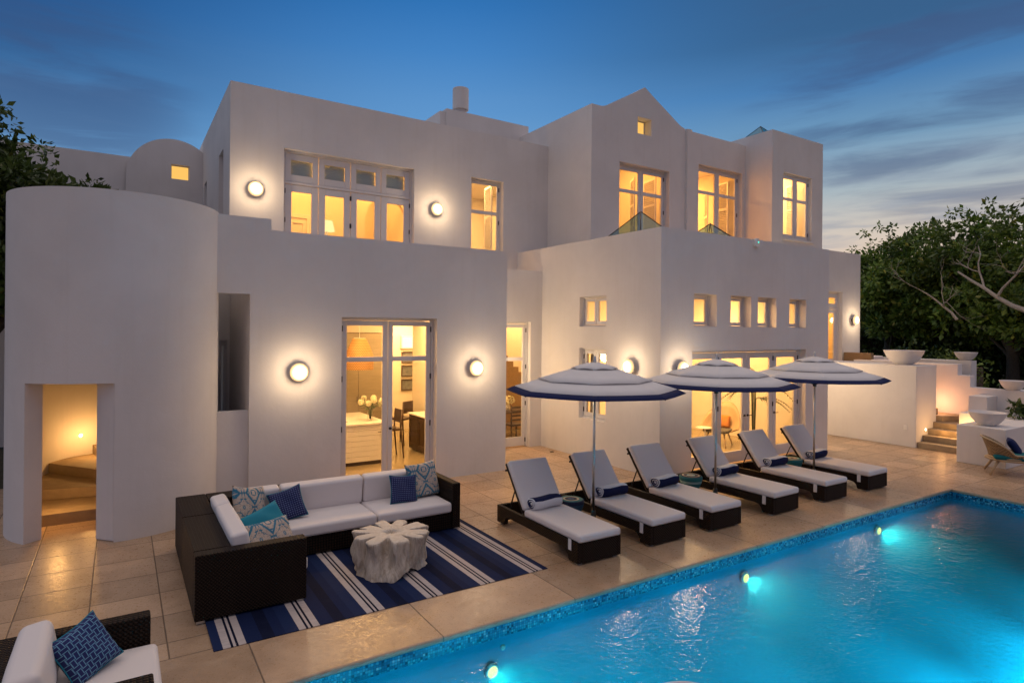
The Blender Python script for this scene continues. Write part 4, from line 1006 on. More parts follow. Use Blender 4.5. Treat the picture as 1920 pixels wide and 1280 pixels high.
# pillows
def pillow(w, h, d, mat, loc, rz, tilt, roll, label, piping=None):
    m = MB(); n = 18; m.smooth = True
    def surf(sg):
        ids = []
        for i in range(n + 1):
            row = []
            for j in range(n + 1):
                u, v = -1 + 2 * i / n, -1 + 2 * j / n
                pin = 1 - .10 * (1 - abs(u) ** 2) * abs(v) ** 4 ; pin2 = 1 - .10 * (1 - abs(v) ** 2) * abs(u) ** 4
                th = d / 2 * max(0, (1 - u ** 4)) ** .45 * max(0, (1 - v ** 4)) ** .45
                wr = .012 * math.sin(u * 5 + v * 3 + loc[0] * 7) * (1 - u * u) * (1 - v * v)
                row.append(len(m.v)); m.v.append((u * w / 2 * pin2, sg * th + wr, v * h / 2 * pin))
            ids.append(row)
        for i in range(n):
            for j in range(n): m.face((ids[i][j], ids[i + 1][j], ids[i + 1][j + 1], ids[i][j + 1]) if sg < 0 else (ids[i][j], ids[i][j + 1], ids[i + 1][j + 1], ids[i + 1][j]))
    surf(-1); surf(1)
    o = m.build('pillow', mat)
    bm = bmesh.new(); bm.from_mesh(o.data); bmesh.ops.remove_doubles(bm, verts=bm.verts, dist=2e-4); bm.to_mesh(o.data); bm.free()
    o.matrix_world = Matrix.Translation(loc) @ Matrix.Rotation(rz, 4, 'Z') @ Matrix.Rotation(tilt, 4, 'X') @ Matrix.Rotation(roll, 4, 'Y')
    if piping:
        pts = []
        for k in range(4 * n + 1):
            s_ = (k % (4 * n)) / n; e_, f = int(s_), s_ - int(s_); a = -1 + 2 * f
            u, v = ((a, -1), (1, a), (-a, 1), (-1, -a))[e_]
            pts.append((u * w / 2 * (1 - .10 * (1 - v * v) * abs(u) ** 4), 0, v * h / 2 * (1 - .10 * (1 - u * u) * abs(v) ** 4)))
        MB().tube(pts, .0055, 6).build('piping', piping, o)
    tag(o, label, 'pillow', 'scatter pillows'); return o
pillow(.52, .52, .17, 'damask', (1.45, 8.62, .665), R(38), R(-20), R(14), 'square blue damask pillow in the inner corner of the sofa')
pillow(.44, .44, .15, 'dots', (1.93, 8.62, .605), R(-18), R(-26), R(-18), 'navy woven pillow behind the plain teal one', 'teal')
pillow(.66, .36, .15, 'teal', (1.52, 8.10, .575), R(28), R(-36), R(-10), 'plain teal lumbar pillow in the middle of the pile')
pillow(.68, .38, .17, 'damask', (1.47, 7.52, .58), R(30), R(-32), R(3), 'long blue damask pillow nearest the wicker arm')
pillow(.42, .42, .14, 'dots', (3.58, 8.55, .615), R(-3), R(-22), R(4), 'small navy woven pillow on the far sofa end', 'teal')
pillow(.54, .54, .17, 'damask', (3.95, 8.68, .685), R(6), R(-18), R(-3), 'square blue damask pillow against the far sofa arm')
# carved root table
def root_table():
    n = 192; m = MB(); m.smooth = True
    clefts = [(.15, .11, .52), (.80, .17, .42), (1.42, .10, .62), (1.98, .07, .34), (2.45, .18, .55), (3.10, .10, .48), (3.80, .20, .60), (4.62, .12, .55), (5.05, .05, .25), (5.66, .12, .55)]
    def rad(a, z):
        b = 1.
        for c, w, dp in clefts:
            d = (a - c + math.pi) % (2 * math.pi) - math.pi; b = min(b, 1 - dp * math.exp(-(abs(d) / (w * .8)) ** 2.6))
        t_ = z / .45
        sup = math.sqrt((math.cos(a) / .50) ** 2 + (math.sin(a) / .46) ** 2); R0 = 1 / sup
        depth = .86 * t_ ** 1.5 + .08                        # clefts are deep on top and close lower down
        bulge = 1.0 + .07 * math.sin(2 * a + 1) * (1 - t_) + .05 * math.sin(5 * a + z * 6) + .13 * math.exp(-((t_ - .15) / .25) ** 2) * math.sin(3 * a + 2) + .05 * math.sin(4 * a + 5 * t_) - .10 * math.sin(math.pi * t_) * .6
        knots = .02 * math.sin(13 * a + 17 * z) + .014 * math.sin(29 * a - 23 * z)
        return R0 * (1 - depth * (1 - b)) * bulge * (1 + knots)
    zs = [.018, .05, .09, .13, .17, .21, .25, .29, .33, .37, .40, .425, .44, .447]
    rows = []
    for zi, z in enumerate(zs):
        row = []
        for k in range(n):
            a = 2 * math.pi * k / n; r = rad(a, z)
            if zi >= len(zs) - 2: r *= (.985, .96)[zi - len(zs) + 2]
            zz = z
            if z < .14: zz = z + max(0, .11 * math.sin(3 * a + .7) - .03) * (1 - z / .14)
            row.append(len(m.v)); m.v.append((r * math.cos(a), r * math.sin(a), zz))
        rows.append(row)
    for i in range(len(rows) - 1):
        for k in range(n): m.face((rows[i][k], rows[i][(k + 1) % n], rows[i + 1][(k + 1) % n], rows[i + 1][k]))
    m.mi = 1; prev = rows[-1]
    for f, z in ((.75, .449), (.5, .449), (.3, .446), (.16, .44), (.12, .36)):
        row = []
        for k in range(n):
            a = 2 * math.pi * k / n; r = max(rad(a, .447) * .96 * f, 0)
            row.append(len(m.v)); m.v.append((r * math.cos(a), r * math.sin(a), z))
        for k in range(n): m.face((prev[k], prev[(k + 1) % n], row[(k + 1) % n], row[k]))
        prev = row
    m.face(prev)
    o = m.build('root_table', ['root_side', 'root_top'])
    o.location = (2.90, 7.32, 0); o.rotation_euler = (0, 0, .4); tag(o, 'pale carved root coffee table with a star-shaped top on the rug', 'coffee table')
def mk_root(name, a, b, st):
    m, t, p, _ = new_mat(name); co = obj_co(t)
    n = t.noise(t.mapping(co, (7, 7, 2.2)), 1.6, 6, .65, 1.4).outputs['Fac']; f = t.noise(co, 50, 4, .6).outputs['Fac']
    t.l.new(t.mix(t.remap(n, .3, .7), a, b), p.inputs['Base Color']); p.inputs['Roughness'].default_value = .75
    bump(t, p, t.math('ADD', n, t.math('MULTIPLY', f, .3)), st, .03); return m
M['root_side'] = mk_root('washed_root_bark', (.36, .29, .22), (.64, .56, .47), .7)
M['root_top'] = mk_root('sanded_root_top', (.52, .45, .37), (.66, .60, .52), .15)
root_table()
# foreground armchair
ac = empty('wicker_armchair', (-.80, 4.70, 0)); tag(ac, 'dark wicker armchair with pale cushions, cut by the near corner of the photo', 'armchair')
def wa(name, x0, x1, y0, y1, z0, z1): return MB().box(x0, x1, y0, y1, z0, z1).build(name, 'wicker', ac, bevel=.014, segs=3)
wa('arm', 0, 1.03, 1.10, 1.24, .035, .64); wa('arm', 0, 1.01, 0, .14, .035, .64); wa('back', 0, .22, .143, 1.097, .035, .70); wa('seat_base', .223, 1.0, .143, 1.097, .035, .27)
rbox('seat_cushion', 'cushion', ac, .25, 1.08, .15, 1.09, .275, .425, .045, 4, .012)
rbox('back_cushion', 'cushion', ac, -.10, .10, .16, 1.08, 0, .37, .055, 4, .02, Matrix.Translation((.34, 0, .425)) @ Matrix.Rotation(R(-9), 4, 'Y'))
for x, y in ((.02, .02), (.92, .02), (.02, 1.14), (.92, 1.14)): MB().box(x, x + .08, y, y + .08, .006, .036).build('foot', 'metal', ac)
pillow(.40, .40, .14, 'lattice', (-.20, 5.52, .60), R(36), R(-30), R(-16), 'navy pillow with pale interlocking print on the near armchair', 'teal')
# rattan chair at the far end of the pool
rc = empty('rattan_chair', (16.15, 5.28, 0), R(-62)); tag(rc, 'low tan woven chair with teal seat cushion beside the low white block', 'chair')
def shell():
    m = MB(); m.smooth = True; na, nz = 40, 8; ids = []
    for j in range(nz + 1):
        row = []
        for i in range(na + 1):
            a = R(68) + R(224) * i / na                        # open towards +x (the front)
            f = j / nz; back = max(0, math.cos((a - math.pi)))
            top = .43 + .33 * back ** .7 + .03
            z = .37 + (top - .37) * f; r = .36 + .13 * f ** 1.3 * (.4 + .6 * back)
            row.append(len(m.v)); m.v.append((r * 1.05 * math.cos(a), r * .98 * math.sin(a), z))
        ids.append(row)
    for j in range(nz):
        for i in range(na): m.face((ids[j][i], ids[j][i + 1], ids[j + 1][i + 1], ids[j + 1][i]))
    return m, [m.v[k] for k in ids[-1]], [m.v[k] for k in ids[0]]
sh, rim, foot_ = shell()
o = sh.build('back_shell', 'wicker_tan', rc); s_ = o.modifiers.new('solid', 'SOLIDIFY'); s_.thickness = .018
MB().tube(rim, .017, 8).tube(foot_, .02, 8).tube([rim[0], foot_[0]], .016, 8).tube([rim[-1], foot_[-1]], .016, 8).build('rim', 'rattan', rc)
MB().lathe([(.0, .30), (.36, .30), (.40, .315), (.40, .345), (.0, .345)], 40).build('seat_frame', 'wood_pale', rc, Matrix.Scale(1.12, 4, (1, 0, 0)))
rbox('seat_cushion', 'teal_dark', rc, -.33, .48, -.36, .36, .348, .44, .04, 4, .012)
for x, y, dx_, dy_ in ((-.24, -.24, -.16, -.10), (-.24, .24, -.16, .10), (.34, -.26, .10, -.06), (.34, .26, .10, .06)): MB().tube([(x, y, .32), (x + dx_, y + dy_, 0.006)], [.032, .02], 10).build('leg', 'wood_pale', rc)
pillow(.5, .38, .14, 'navy', (16.40, 5.30, .57), R(20), R(-35), 0, 'navy pillow with a pale mark on the teal seat of the tan chair')
# terrace seating glimpsed over the wall
tt = empty('terrace_armchair', (20.4, 10.35, 1.9)); tag(tt, 'brown wicker terrace armchair peeking over the terrace wall', 'armchair')
MB().box(0, .16, 0, .9, 0, .46).build('back', 'wicker_tan', tt, bevel=.02); MB().box(.163, .8, 0, .9, 0, .22).build('seat_base', 'wicker_tan', tt, bevel=.02); rbox('seat_cushion', 'cushion', tt, .17, .82, .02, .88, .225, .36, .04)
to = empty('terrace_ottoman', (19.6, 9.2, 1.9)); tag(to, 'low grey cushioned ottoman in front of the brown terrace armchair', 'ottoman')
MB().box(0, .7, 0, .8, 0, .14).build('base', 'wicker_tan', to, bevel=.02); rbox('seat_cushion', 'cushion', to, .01, .69, .01, .79, .145, .29, .045)
# alarm box
al = empty('alarm_box', (12.29, LY, 5.05)); tag(al, 'small white alarm box with a green indicator below the parapet', 'alarm box')
MB().prism([(-.06, -.10), (.06, -.10), (.075, -.05), (.075, .06), (.045, .10), (-.045, .10), (-.075, .06), (-.075, -.05)], 'y', -.07, 0).build('housing', 'white', al, bevel=.012)
MB().lathe([(.0, 0), (.02, 0), (.016, .012), (.0005, .014)], 14).build('indicator', 'led', al, Matrix.Translation((.02, -.07, .01)) @ Matrix.Rotation(R(90), 4, 'X'))

# ================================================================== seen through the glass
# kitchen island
isl = empty('kitchen_island', (3.0, 13.0, 0)); tag(isl, 'white boarded kitchen island with pale stone top behind the kitchen doors', 'kitchen island')
b = MB()
for k in range(7): b.box(0, 2.0, 0, 2.7, .10 + k * .112, .207 + k * .112)
b.build('cabinet', 'white', isl, bevel=.003); MB().box(.05, 1.95, .06, 2.66, .015, .098).build('plinth', 'wood_dark', isl)
MB().box(-.03, 2.05, -.03, 2.75, .888, .93).build('worktop', 'white', isl, bevel=.006); MB().box(.55, 1.25, .35, 1.0, .931, .938).build('hob', 'dark_metal', isl, bevel=.002)
MB().tube([(1.82, -.03, .72), (1.98, -.03, .72)], .008, 8).build('handle', 'dark_metal', isl)
vs = empty('flower_vase', (4.80, 13.43, .931)); tag(vs, 'clear vase of cream hydrangeas on the kitchen island', 'vase')
MB().lathe([(.0, .004), (.055, .004), (.065, .02), (.07, .2), (.075, .25), (.066, .25), (.06, .03), (.0, .02)], 24).build('vase', 'glass', vs)
st = MB(); fl_ = []
for k in range(9):
    a = k * 2.4; r = .05 + .055 * math.sqrt(k); h = .50 - .016 * k + .03 * math.sin(k * 3); p = (r * 1.5 * math.cos(a), r * 1.5 * math.sin(a), h); fl_.append(p)
    st.tube([(.02 * math.cos(a), .02 * math.sin(a), .03), (.03 * math.cos(a), .03 * math.sin(a), .24), p], .005, 5)
for k in range(26):
    a = random.uniform(0, 6.28); r = random.uniform(.08, .24); z = random.uniform(.26, .42); d = Vector((math.cos(a), math.sin(a), random.uniform(-.5, .3))).normalized(); sd = d.cross(Vector((0, 0, 1))).normalized()
    c = Vector((r * math.cos(a), r * math.sin(a), z)); st.quad(c - d * .08, c + sd * .04, c + d * .08, c - sd * .04)
st.build('stems', 'green_leaf', vs, fixn=False)
for p in fl_:
    fm = MB()
    for k in range(60):
        zz = 1 - 2 * (k + .5) / 60; a = k * 2.39996; rr_ = math.sqrt(1 - zz * zz); d = Vector((rr_ * math.cos(a), rr_ * math.sin(a), zz)); q = Vector(p) + d * .062; e1 = d.orthogonal().normalized(); e2 = d.cross(e1)
        fm.quad(q + e1 * .016 + d * .006, q + e2 * .016 - d * .002, q - e1 * .016 + d * .006, q - e2 * .016 - d * .002)
    fm.build('flower_head', 'petal', vs, fixn=False)
def pendant(x, y, z, label):
    e = empty('pendant_lamp', (x, y, z)); tag(e, label, 'pendant lamp', 'woven pendant lamps in the kitchen')
    MB().lathe([(.13, .70), (.15, .69), (.24, .5), (.31, .32), (.315, .2), (.31, .0)], 40, caps=False).build('shade', 'weave_glow', e, fixn=False)
    MB().tube([(0, 0, .7), (0, 0, 3.4 - z)], .006, 6).lathe([(.0, .68), (.13, .695), (.13, .705), (.0, .70)], 24).build('cord', 'white', e)
    MB().lathe([(.0005, .16), (.05, .2), (.06, .26), (.03, .33), (.0005, .34)], 16, caps=False).build('bulb', 'lamp', e)
    light('pendant_light', 'POINT', (0, 0, .25), 30, WARM2, e, .06)
def mk_weave():
    m = bpy.data.materials.new('lit_woven_shade'); m.use_nodes = True; t = NT(m.node_tree); t.n.clear(); co = obj_co(t)
    s = t.add('ShaderNodeSeparateXYZ'); t.l.new(co, s.inputs[0])
    a = t.math('ARCTAN2', s.outputs[1], s.outputs[0]); zig = t.math('ABSOLUTE', t.math('SUBTRACT', t.math('FRACT', t.math('MULTIPLY', a, 6.)), .5))
    w = t.math('SINE', t.math('ADD', t.math('MULTIPLY', s.outputs[2], 110.), t.math('MULTIPLY', zig, 10.)))
    c = t.mix(t.remap(w, -.6, .6), (.30, .15, .05), (.62, .40, .18))
    d = t.add('ShaderNodeBsdfDiffuse'); t.l.new(c, d.inputs[0]); tl = t.add('ShaderNodeBsdfTranslucent'); t.l.new(c, tl.inputs[0])
    x1 = t.add('ShaderNodeMixShader'); x1.inputs[0].default_value = .5; t.l.new(d.outputs[0], x1.inputs[1]); t.l.new(tl.outputs[0], x1.inputs[2])
    t.l.new(x1.outputs[0], t.add('ShaderNodeOutputMaterial').inputs[0]); return m
M['weave_glow'] = mk_weave()
pendant(4.56, 13.5, 2.08, 'woven pendant lamp hanging over the flowers'); pendant(4.10, 14.9, 2.08, 'second woven pendant lamp, mostly behind the first')
cb = empty('tall_cabinet', (3.2, 14.85, 0)); tag(cb, 'tall grey oak cabinet along the kitchen back wall', 'cabinet')
MB().box(0, 2.4, .02, .32, .0155, 2.9).build('carcass', 'wood_dark', cb)
for k in range(4):
    d = MB().box(.003 + .6 * k, .597 + .6 * k, 0, .018, .06, 2.88).build('door', 'cab', cb, bevel=.003)
    MB().tube([(.56 + .6 * k if k % 2 == 0 else .04 + .6 * k, -.03, 1.15), (.56 + .6 * k if k % 2 == 0 else .04 + .6 * k, -.03, 1.32)], .007, 8).build('handle', 'dark_metal', d)
sb = empty('sideboard', (6.12, 13.2, 0)); tag(sb, 'dark wood sideboard with pale top behind the right kitchen door leaf', 'sideboard')
MB().box(0, .5, 0, 1.1, .05, .88).build('carcass', 'wood_dark', sb, bevel=.006); MB().box(-.03, .5, -.03, 1.13, .882, .915).build('worktop', 'white', sb, bevel=.004)
for k in range(2):
    d = MB().panel(.03 + .53 * k, .53 + .53 * k, .12, .82, [(.09 + .53 * k, .47 + .53 * k, .19, .75)], .018, 'x', -.019).build('door', 'wood_dark', sb, bevel=.003)
d = MB().panel(.04, .46, .12, .82, [(.1, .4, .19, .75)], .018, 'y', -.019).build('end_panel', 'wood_dark', sb, bevel=.003)
def chair(name, x, y, z, rz, h, seat, label, mat='wood_dark', slats=False):
    e = empty(name, (x, y, z), rz); tag(e, label, 'bar stool' if 'stool' in name else 'dining chair')
    for sx in (-.2, .2):
        MB().tube([(sx, -.2, seat), (sx * 1.1, -.22, 0)], [.022, .016], 8).build('leg', mat, e); MB().tube([(sx, .19, h), (sx, .17, seat), (sx * 1.1, .24, 0)], [.016, .022, .016], 8).build('leg', mat, e)
    MB().box(-.22, .22, -.23, .2, seat - .02, seat + .03).build('seat', mat, e, bevel=.012)
    bk = MB()
    if slats:
        for k in range(4): bk.box(-.185, .185, .172, .19, seat + .12 + k * .11, seat + .17 + k * .11)
    else: bk.box(-.185, .185, .172, .192, seat + .15, h)
    bk.build('backrest', mat, e, bevel=.005)
chair('bar_stool', 5.32, 13.5, 0.016, R(-90), 1.12, .66, 'dark bar stool seen edge-on between the kitchen door leaves')
chair('bar_stool', 6.2, 14.95, 0.016, R(-150), 1.12, .66, 'dark bar stool behind the sideboard')
for k in range(3):
    p = empty('painting', (7.05, 17.09, 1.17 + k * .41)); tag(p, ('lowest of the stacked paintings in the corridor', 'middle painting of the stack in the corridor', 'topmost painting of the stack in the corridor')[k], 'painting', 'paintings in the corridor')
    MB().panel(0, .42, 0, .34, [(.03, .39, .03, .31)], .03, 'y', -.03).build('frame', 'wood_dark', p); MB().box(.03, .39, -.012, -.004, .03, .31).build('canvas', 'canvas_art', p)
al2 = MB().panel(7.03, 7.56, 2.42, 2.80, [(7.06, 7.53, 2.45, 2.77)], .05, 'y', 17.04).build('corridor_light_panel', 'white'); tag(al2, 'bright glowing white panel high on the corridor wall', 'light panel'); MB().box(7.06, 7.53, 17.07, 17.085, 2.45, 2.77).build('glow_panel', 'square_glow', al2)  # bright white square, drawn as a self-glowing panel
# stair hall: oak stair and dining set
hs_ = empty('oak_stairs', (9.9, 15.5, 0)); tag(hs_, 'oak staircase climbing inside the recessed garden door', 'stairs')
for k in range(15): MB().box(-.54, 2.2 - .19 * k, .03, 1.0, .0155 + .17 * k, .0155 + .17 * (k + 1)).build('step', 'step_oak', hs_, bevel=.004)
dt = empty('dining_table', (8.75, 14.05, 0)); tag(dt, 'wooden dining table glimpsed through the recessed garden door', 'table')
MB().box(0, 1.2, 0, .8, .72, .76).build('tabletop', 'wood_dark', dt, bevel=.006)
for x, y in ((.06, .06), (1.08, .06), (.06, .68), (1.08, .68)): MB().box(x, x + .06, y, y + .06, .016, .719).build('leg', 'wood_dark', dt)
chair('dining_chair', 8.92, 13.78, 0.016, R(180), 1.0, .46, 'slatted dining chair glimpsed through the recessed garden door', 'wood_dark', True)
fv = empty('table_flowers', (9.08, 14.35, .762)); tag(fv, 'pale flowers on the dining table behind the recessed door', 'flowers')
MB().lathe([(.0, 0), (.06, 0), (.07, .1), (.05, .16), (.0, .16)], 16).build('vase', 'white', fv)
fm = MB()
for k in range(120):
    d = Vector((random.gauss(0, 1), random.gauss(0, 1), random.gauss(0, 1))).normalized(); q = Vector((0, 0, .30)) + Vector((d.x * .2, d.y * .2, d.z * .13)); e1 = d.orthogonal().normalized(); e2 = d.cross(e1); fm.quad(q + e1 * .03, q + e2 * .03, q - e1 * .03, q - e2 * .03)
fm.build('blossom', 'petal', fv, fixn=False)
# living room: egg chairs, pedestal table, palm
def egg_chair(x, y, rz, label, pillow_mat):
    e = empty('lounge_chair', (x, y, 0.016), rz); tag(e, label, 'lounge chair', 'woven lounge chairs in the living room')
    m = MB(); m.smooth = True; ids = []
    for j in range(11):
        row = []
        for i in range(25):
            a = R(-115) + R(230) * i / 24; f = j / 10
            bk = max(0, math.cos(a)) ; r = .12 + .34 * f ** .7
            z = .36 + (.62 * bk ** 1.2 + .10) * f ** 2.2
            row.append(len(m.v)); m.v.append((-(r + .22 * f * f * bk) * math.cos(a), r * 1.1 * math.sin(a), z))
        ids.append(row)
    for j in range(10):
        for i in range(24): m.face((ids[j][i], ids[j][i + 1], ids[j + 1][i + 1], ids[j + 1][i]))
    o = m.build('shell', 'rattan', e); sd_ = o.modifiers.new('solid', 'SOLIDIFY'); sd_.thickness = .015
    MB().tube([m.v[k] for k in ids[-1]], .016, 8).build('rim', 'rattan', e)
    rbox('seat_cushion', 'grey_fabric', e, -.28, .36, -.32, .32, .36, .44, .035)
    for sx, sy in ((.28, .24), (.28, -.24), (-.24, .2), (-.24, -.2)): MB().tube([(sx * .7, sy * .8, .38), (sx * 1.3, sy * 1.25, 0)], [.022, .015], 8).build('leg', 'wood_pale', e)
    pl = rbox('cushion', pillow_mat, e, -.06, .06, -.2, .2, 0, .34, .05, 4, .02, Matrix.Translation((-.2, 0, .44)) @ Matrix.Rotation(R(-24), 4, 'Y'))
egg_chair(13.35, 10.65, R(200), 'woven lounge chair with orange cushion seen through the middle living room doors', 'orange')
egg_chair(12.75, 11.95, R(235), 'woven lounge chair with striped dark cushion seen through the first living room door', 'grey_fabric')
ptb = empty('pedestal_table', (12.88, 10.72, 0.016)); tag(ptb, 'small white pedestal table between the woven lounge chairs', 'side table')
MB().lathe([(.0, .48), (.23, .48), (.235, .495), (.0, .50)], 32).build('tabletop', 'white', ptb); MB().lathe([(.0, 0), (.19, 0), (.18, .015), (.05, .05), (.022, .12), (.022, .479), (.0, .479)], 24).build('stem', 'white', ptb)
pt = empty('potted_palm', (13.55, 9.75, 0.016)); tag(pt, 'tall potted palm behind the right-hand living room doors', 'palm')
MB().lathe([(.0, 0), (.15, 0), (.2, .34), (.18, .34), (.0, .30)], 24).build('pot', 'grey_fabric', pt)
tk = MB(); fr_ = MB()
for k in range(15):
    a = k * 2.4; h = 1.3 + .75 * (k % 5) / 4; L_ = .55 + .2 * (k % 3); dv = Vector((math.cos(a), math.sin(a), 0))
    pts = [Vector((0, 0, .3)) + dv * .03, Vector((0, 0, h)) + dv * .06] + [Vector((0, 0, h)) + dv * (.06 + L_ * s_) + Vector((0, 0, .42 * L_ * s_ - .75 * L_ * s_ * s_)) for s_ in (.25, .5, .75, 1)]
    tk.tube(pts, .006, 5); sd = dv.cross(Vector((0, 0, 1)))
    for j in range(14):
        s_ = .12 + .88 * j / 13; c = Vector((0, 0, h)) + dv * (.06 + L_ * s_) + Vector((0, 0, .42 * L_ * s_ - .75 * L_ * s_ * s_))
        for g in (-1, 1):
            d = (sd * g + dv * .55 + Vector((0, 0, -.45))).normalized(); ll = .24 * (1 - .5 * s_); fr_.quad(c - dv * .009, c + d * ll * .5 + dv * .012, c + d * ll, c + d * ll * .5 - dv * .012)
tk.build('stem', 'green_leaf', pt); fr_.build('fronds', 'leaf_palm', pt, fixn=False)
bl = empty('bedside_lamp', (4.42, 15.7, 4.016)); tag(bl, 'lit bedside lamp glowing behind the second balcony door leaf', 'table lamp')
MB().lathe([(.0, 0), (.1, 0), (.1, .02), (.03, .05), (.03, .89), (.0, .89)], 20).build('base', 'white', bl); MB().lathe([(.12, .90), (.2, .90), (.14, 1.16), (.1, 1.16)], 28, caps=False).build('lamp_shade', 'lamp_shade_glow', bl)
bt = empty('bedside_table', (4.17, 15.45, 4.016)); bl.location.z = 4.016 + .56; tag(bt, 'bedside table under the lit bedroom lamp', 'bedside table')
MB().box(0, .5, 0, .5, .12, .555).build('carcass', 'wood_dark', bt, bevel=.006)
for x, y in ((.02, .02), (.44, .02), (.02, .44), (.44, .44)): MB().box(x, x + .04, y, y + .04, 0, .118).build('leg', 'wood_dark', bt)

# ================================================================== vegetation
def leaves(m, c, n, spread, size, aspect, rnd, up_bias=.35):
    c = Vector(c)
    for _ in range(n):
        d = Vector((rnd.gauss(0, 1), rnd.gauss(0, 1), rnd.gauss(0, 1))); d.normalize()
        p = c + Vector((d.x * spread[0], d.y * spread[1], d.z * spread[2])) * (rnd.random() ** .45)
        ax = (d + Vector((rnd.gauss(0, .6), rnd.gauss(0, .6), rnd.gauss(0, .6) - .15))).normalized()
        nrm = (Vector((rnd.gauss(0, .7), rnd.gauss(0, .7), up_bias + abs(rnd.gauss(0, .6))))).normalized(); sd = ax.cross(nrm)
        if sd.length < 1e-3: continue
        sd.normalize(); s_ = size * rnd.uniform(.65, 1.25); w = s_ * aspect; nn = sd.cross(ax) * (s_ * .10)
        m.quad(p, p + ax * s_ * .45 + sd * w - nn, p + ax * s_, p + ax * s_ * .45 - sd * w - nn)
def branch(m, p, d, L, r, depth, rnd, tips, kink=.35):
    p = Vector(p); pts = [p]; rad = [r]; cur = Vector(d).normalized(); n = 5
    for i in range(n):
        cur = (cur + Vector((rnd.gauss(0, kink), rnd.gauss(0, kink), rnd.gauss(0, kink * .7) + .06)) * .5).normalized(); pts.append(pts[-1] + cur * L / n); rad.append(r * (1 - .62 * (i + 1) / n))
    m.tube(pts, rad, 7 if r > .04 else 5, False)
    if depth == 0: tips.append(pts[-1]); return
    for k in range(rnd.choice((2, 3, 3))):
        i = rnd.choice((2, 3, 4, 5)); dd = (cur + Vector((rnd.gauss(0, .8), rnd.gauss(0, .8), rnd.gauss(.1, .5)))).normalized()
        branch(m, pts[i], dd, L * rnd.uniform(.55, .8), rad[i] * .72, depth - 1, rnd, tips, kink)
    tips.append(pts[-1])
def tree(name, base, h, crown, nclump, nleaf, lsize, asp, leaf, label, seed, group, clump=(.66, .66, .46), trunk_r=.16, cat='tree'):
    """crown: list of ellipsoids (dx,dy,z, rx,ry,rz); leaf clumps gather near their surfaces, with gaps between"""
    rnd = random.Random(seed); e = empty(name, base); tag(e, label, cat, group)
    tr = MB(); tips = []
    top = Vector((crown[0][0], crown[0][1], crown[0][2] - crown[0][5] * .2))
    tr.tube([(0, 0, -.05), (top.x * .2 + .1, top.y * .2, h * .22), (top.x * .7 - .1, top.y * .7, h * .42), tuple(top)], [trunk_r, trunk_r * .8, trunk_r * .62, trunk_r * .35], 9, False)
    cl = []
    for k in range(nclump):
        x, y, z, a, b, c = crown[k % len(crown)]
        d = Vector((rnd.gauss(0, 1), rnd.gauss(0, 1), rnd.gauss(0, 1) + .15)).normalized(); f = rnd.uniform(.35, 1.0) ** .5 * rnd.choice((.75, .9, 1.0, 1.0, 1.08))
        cl.append(Vector((x + d.x * a * f, y + d.y * b * f, z + d.z * c * f)))
    for q in cl[::2]:
        s_ = Vector((top.x * .6, top.y * .6, h * rnd.uniform(.25, .45))); mid = s_.lerp(q, .55) + Vector((rnd.gauss(0, .25), rnd.gauss(0, .25), .2))
        tr.tube([s_, mid, q], [trunk_r * .30, trunk_r * .17, .012], 5, False)
    tr.build('trunk', 'bark', e, fixn=False)
    lm = MB()
    for k in range(int(nclump * .8)):                    # thin sprigs that break the outline
        x, y, z, a, b, c = crown[k % len(crown)]
        d = Vector((rnd.gauss(0, 1), rnd.gauss(0, 1), abs(rnd.gauss(0, 1)) + .1)).normalized(); f = rnd.uniform(1.02, 1.34)
        leaves(lm, (x + d.x * a * f, y + d.y * b * f, z + d.z * c * f), int(nleaf * .16), tuple(v * .42 for v in clump), lsize * .8, asp, rnd)
    for q in cl: leaves(lm, q, int(nleaf * rnd.uniform(.6, 1.4)), tuple(v * rnd.uniform(.7, 1.3) for v in clump), lsize, asp, rnd)
    lm.build('crown', leaf, e, fixn=False); return e
G = 'trees beyond the terrace'
tree('broadleaf_tree', (28.5, 9.3, 0), 8.0, [(0, 0, 5.1, 3.0, 3.0, 2.4), (-.9, -1.6, 4.2, 2.4, 2.4, 2.0), (.9, 1.4, 4.7, 2.5, 2.5, 2.1)], 105, 190, .25, .30, 'leaf_green', 'tall broad-leaved tree with the bare silvery branch, at the edge of the photo', 3, G, trunk_r=.26)
tree('broadleaf_tree', (30.0, 11.9, 0), 9.0, [(0, 0, 5.2, 2.9, 2.9, 2.4), (0, -1.8, 4.2, 2.6, 2.6, 2.0), (-.5, 1.7, 4.7, 2.2, 2.2, 2.1)], 95, 180, .25, .29, 'leaf_green', 'broad-leaved tree behind the bowl planter on the farthest parapet', 4, G, trunk_r=.22)
tree('broadleaf_tree', (30.5, 14.9, 0), 8.5, [(0, -.4, 5.2, 2.0, 2.0, 2.2), (-.5, -1, 4.2, 2.1, 2.1, 2.2)], 62, 160, .24, .28, 'leaf_green', 'leafy tree nearest the wing with the small wall lamp', 5, G, trunk_r=.2)
tree('evergreen_tree', (32.0, 11.8, 0), 6.5, [(0, 0, 3.4, 3.2, 3.2, 2.6)], 110, 100, .30, .3, 'leaf_dark', 'dark evergreen filling the gap behind the broad-leaved trees', 6, G, trunk_r=.2)
tree('evergreen_tree', (33.5, 17.0, 0), 6.5, [(0, 0, 2.4, 3.0, 3.0, 2.2)], 110, 100, .30, .3, 'leaf_dark', 'dark evergreen low behind the wing', 7, G, trunk_r=.2)
tree('evergreen_tree', (31.0, 7.2, 0), 6.5, [(0, 0, 3.2, 3.0, 3.0, 2.6)], 100, 100, .30, .3, 'leaf_dark', 'dark evergreen behind the grey ended wall at the photo edge', 8, G, trunk_r=.2)
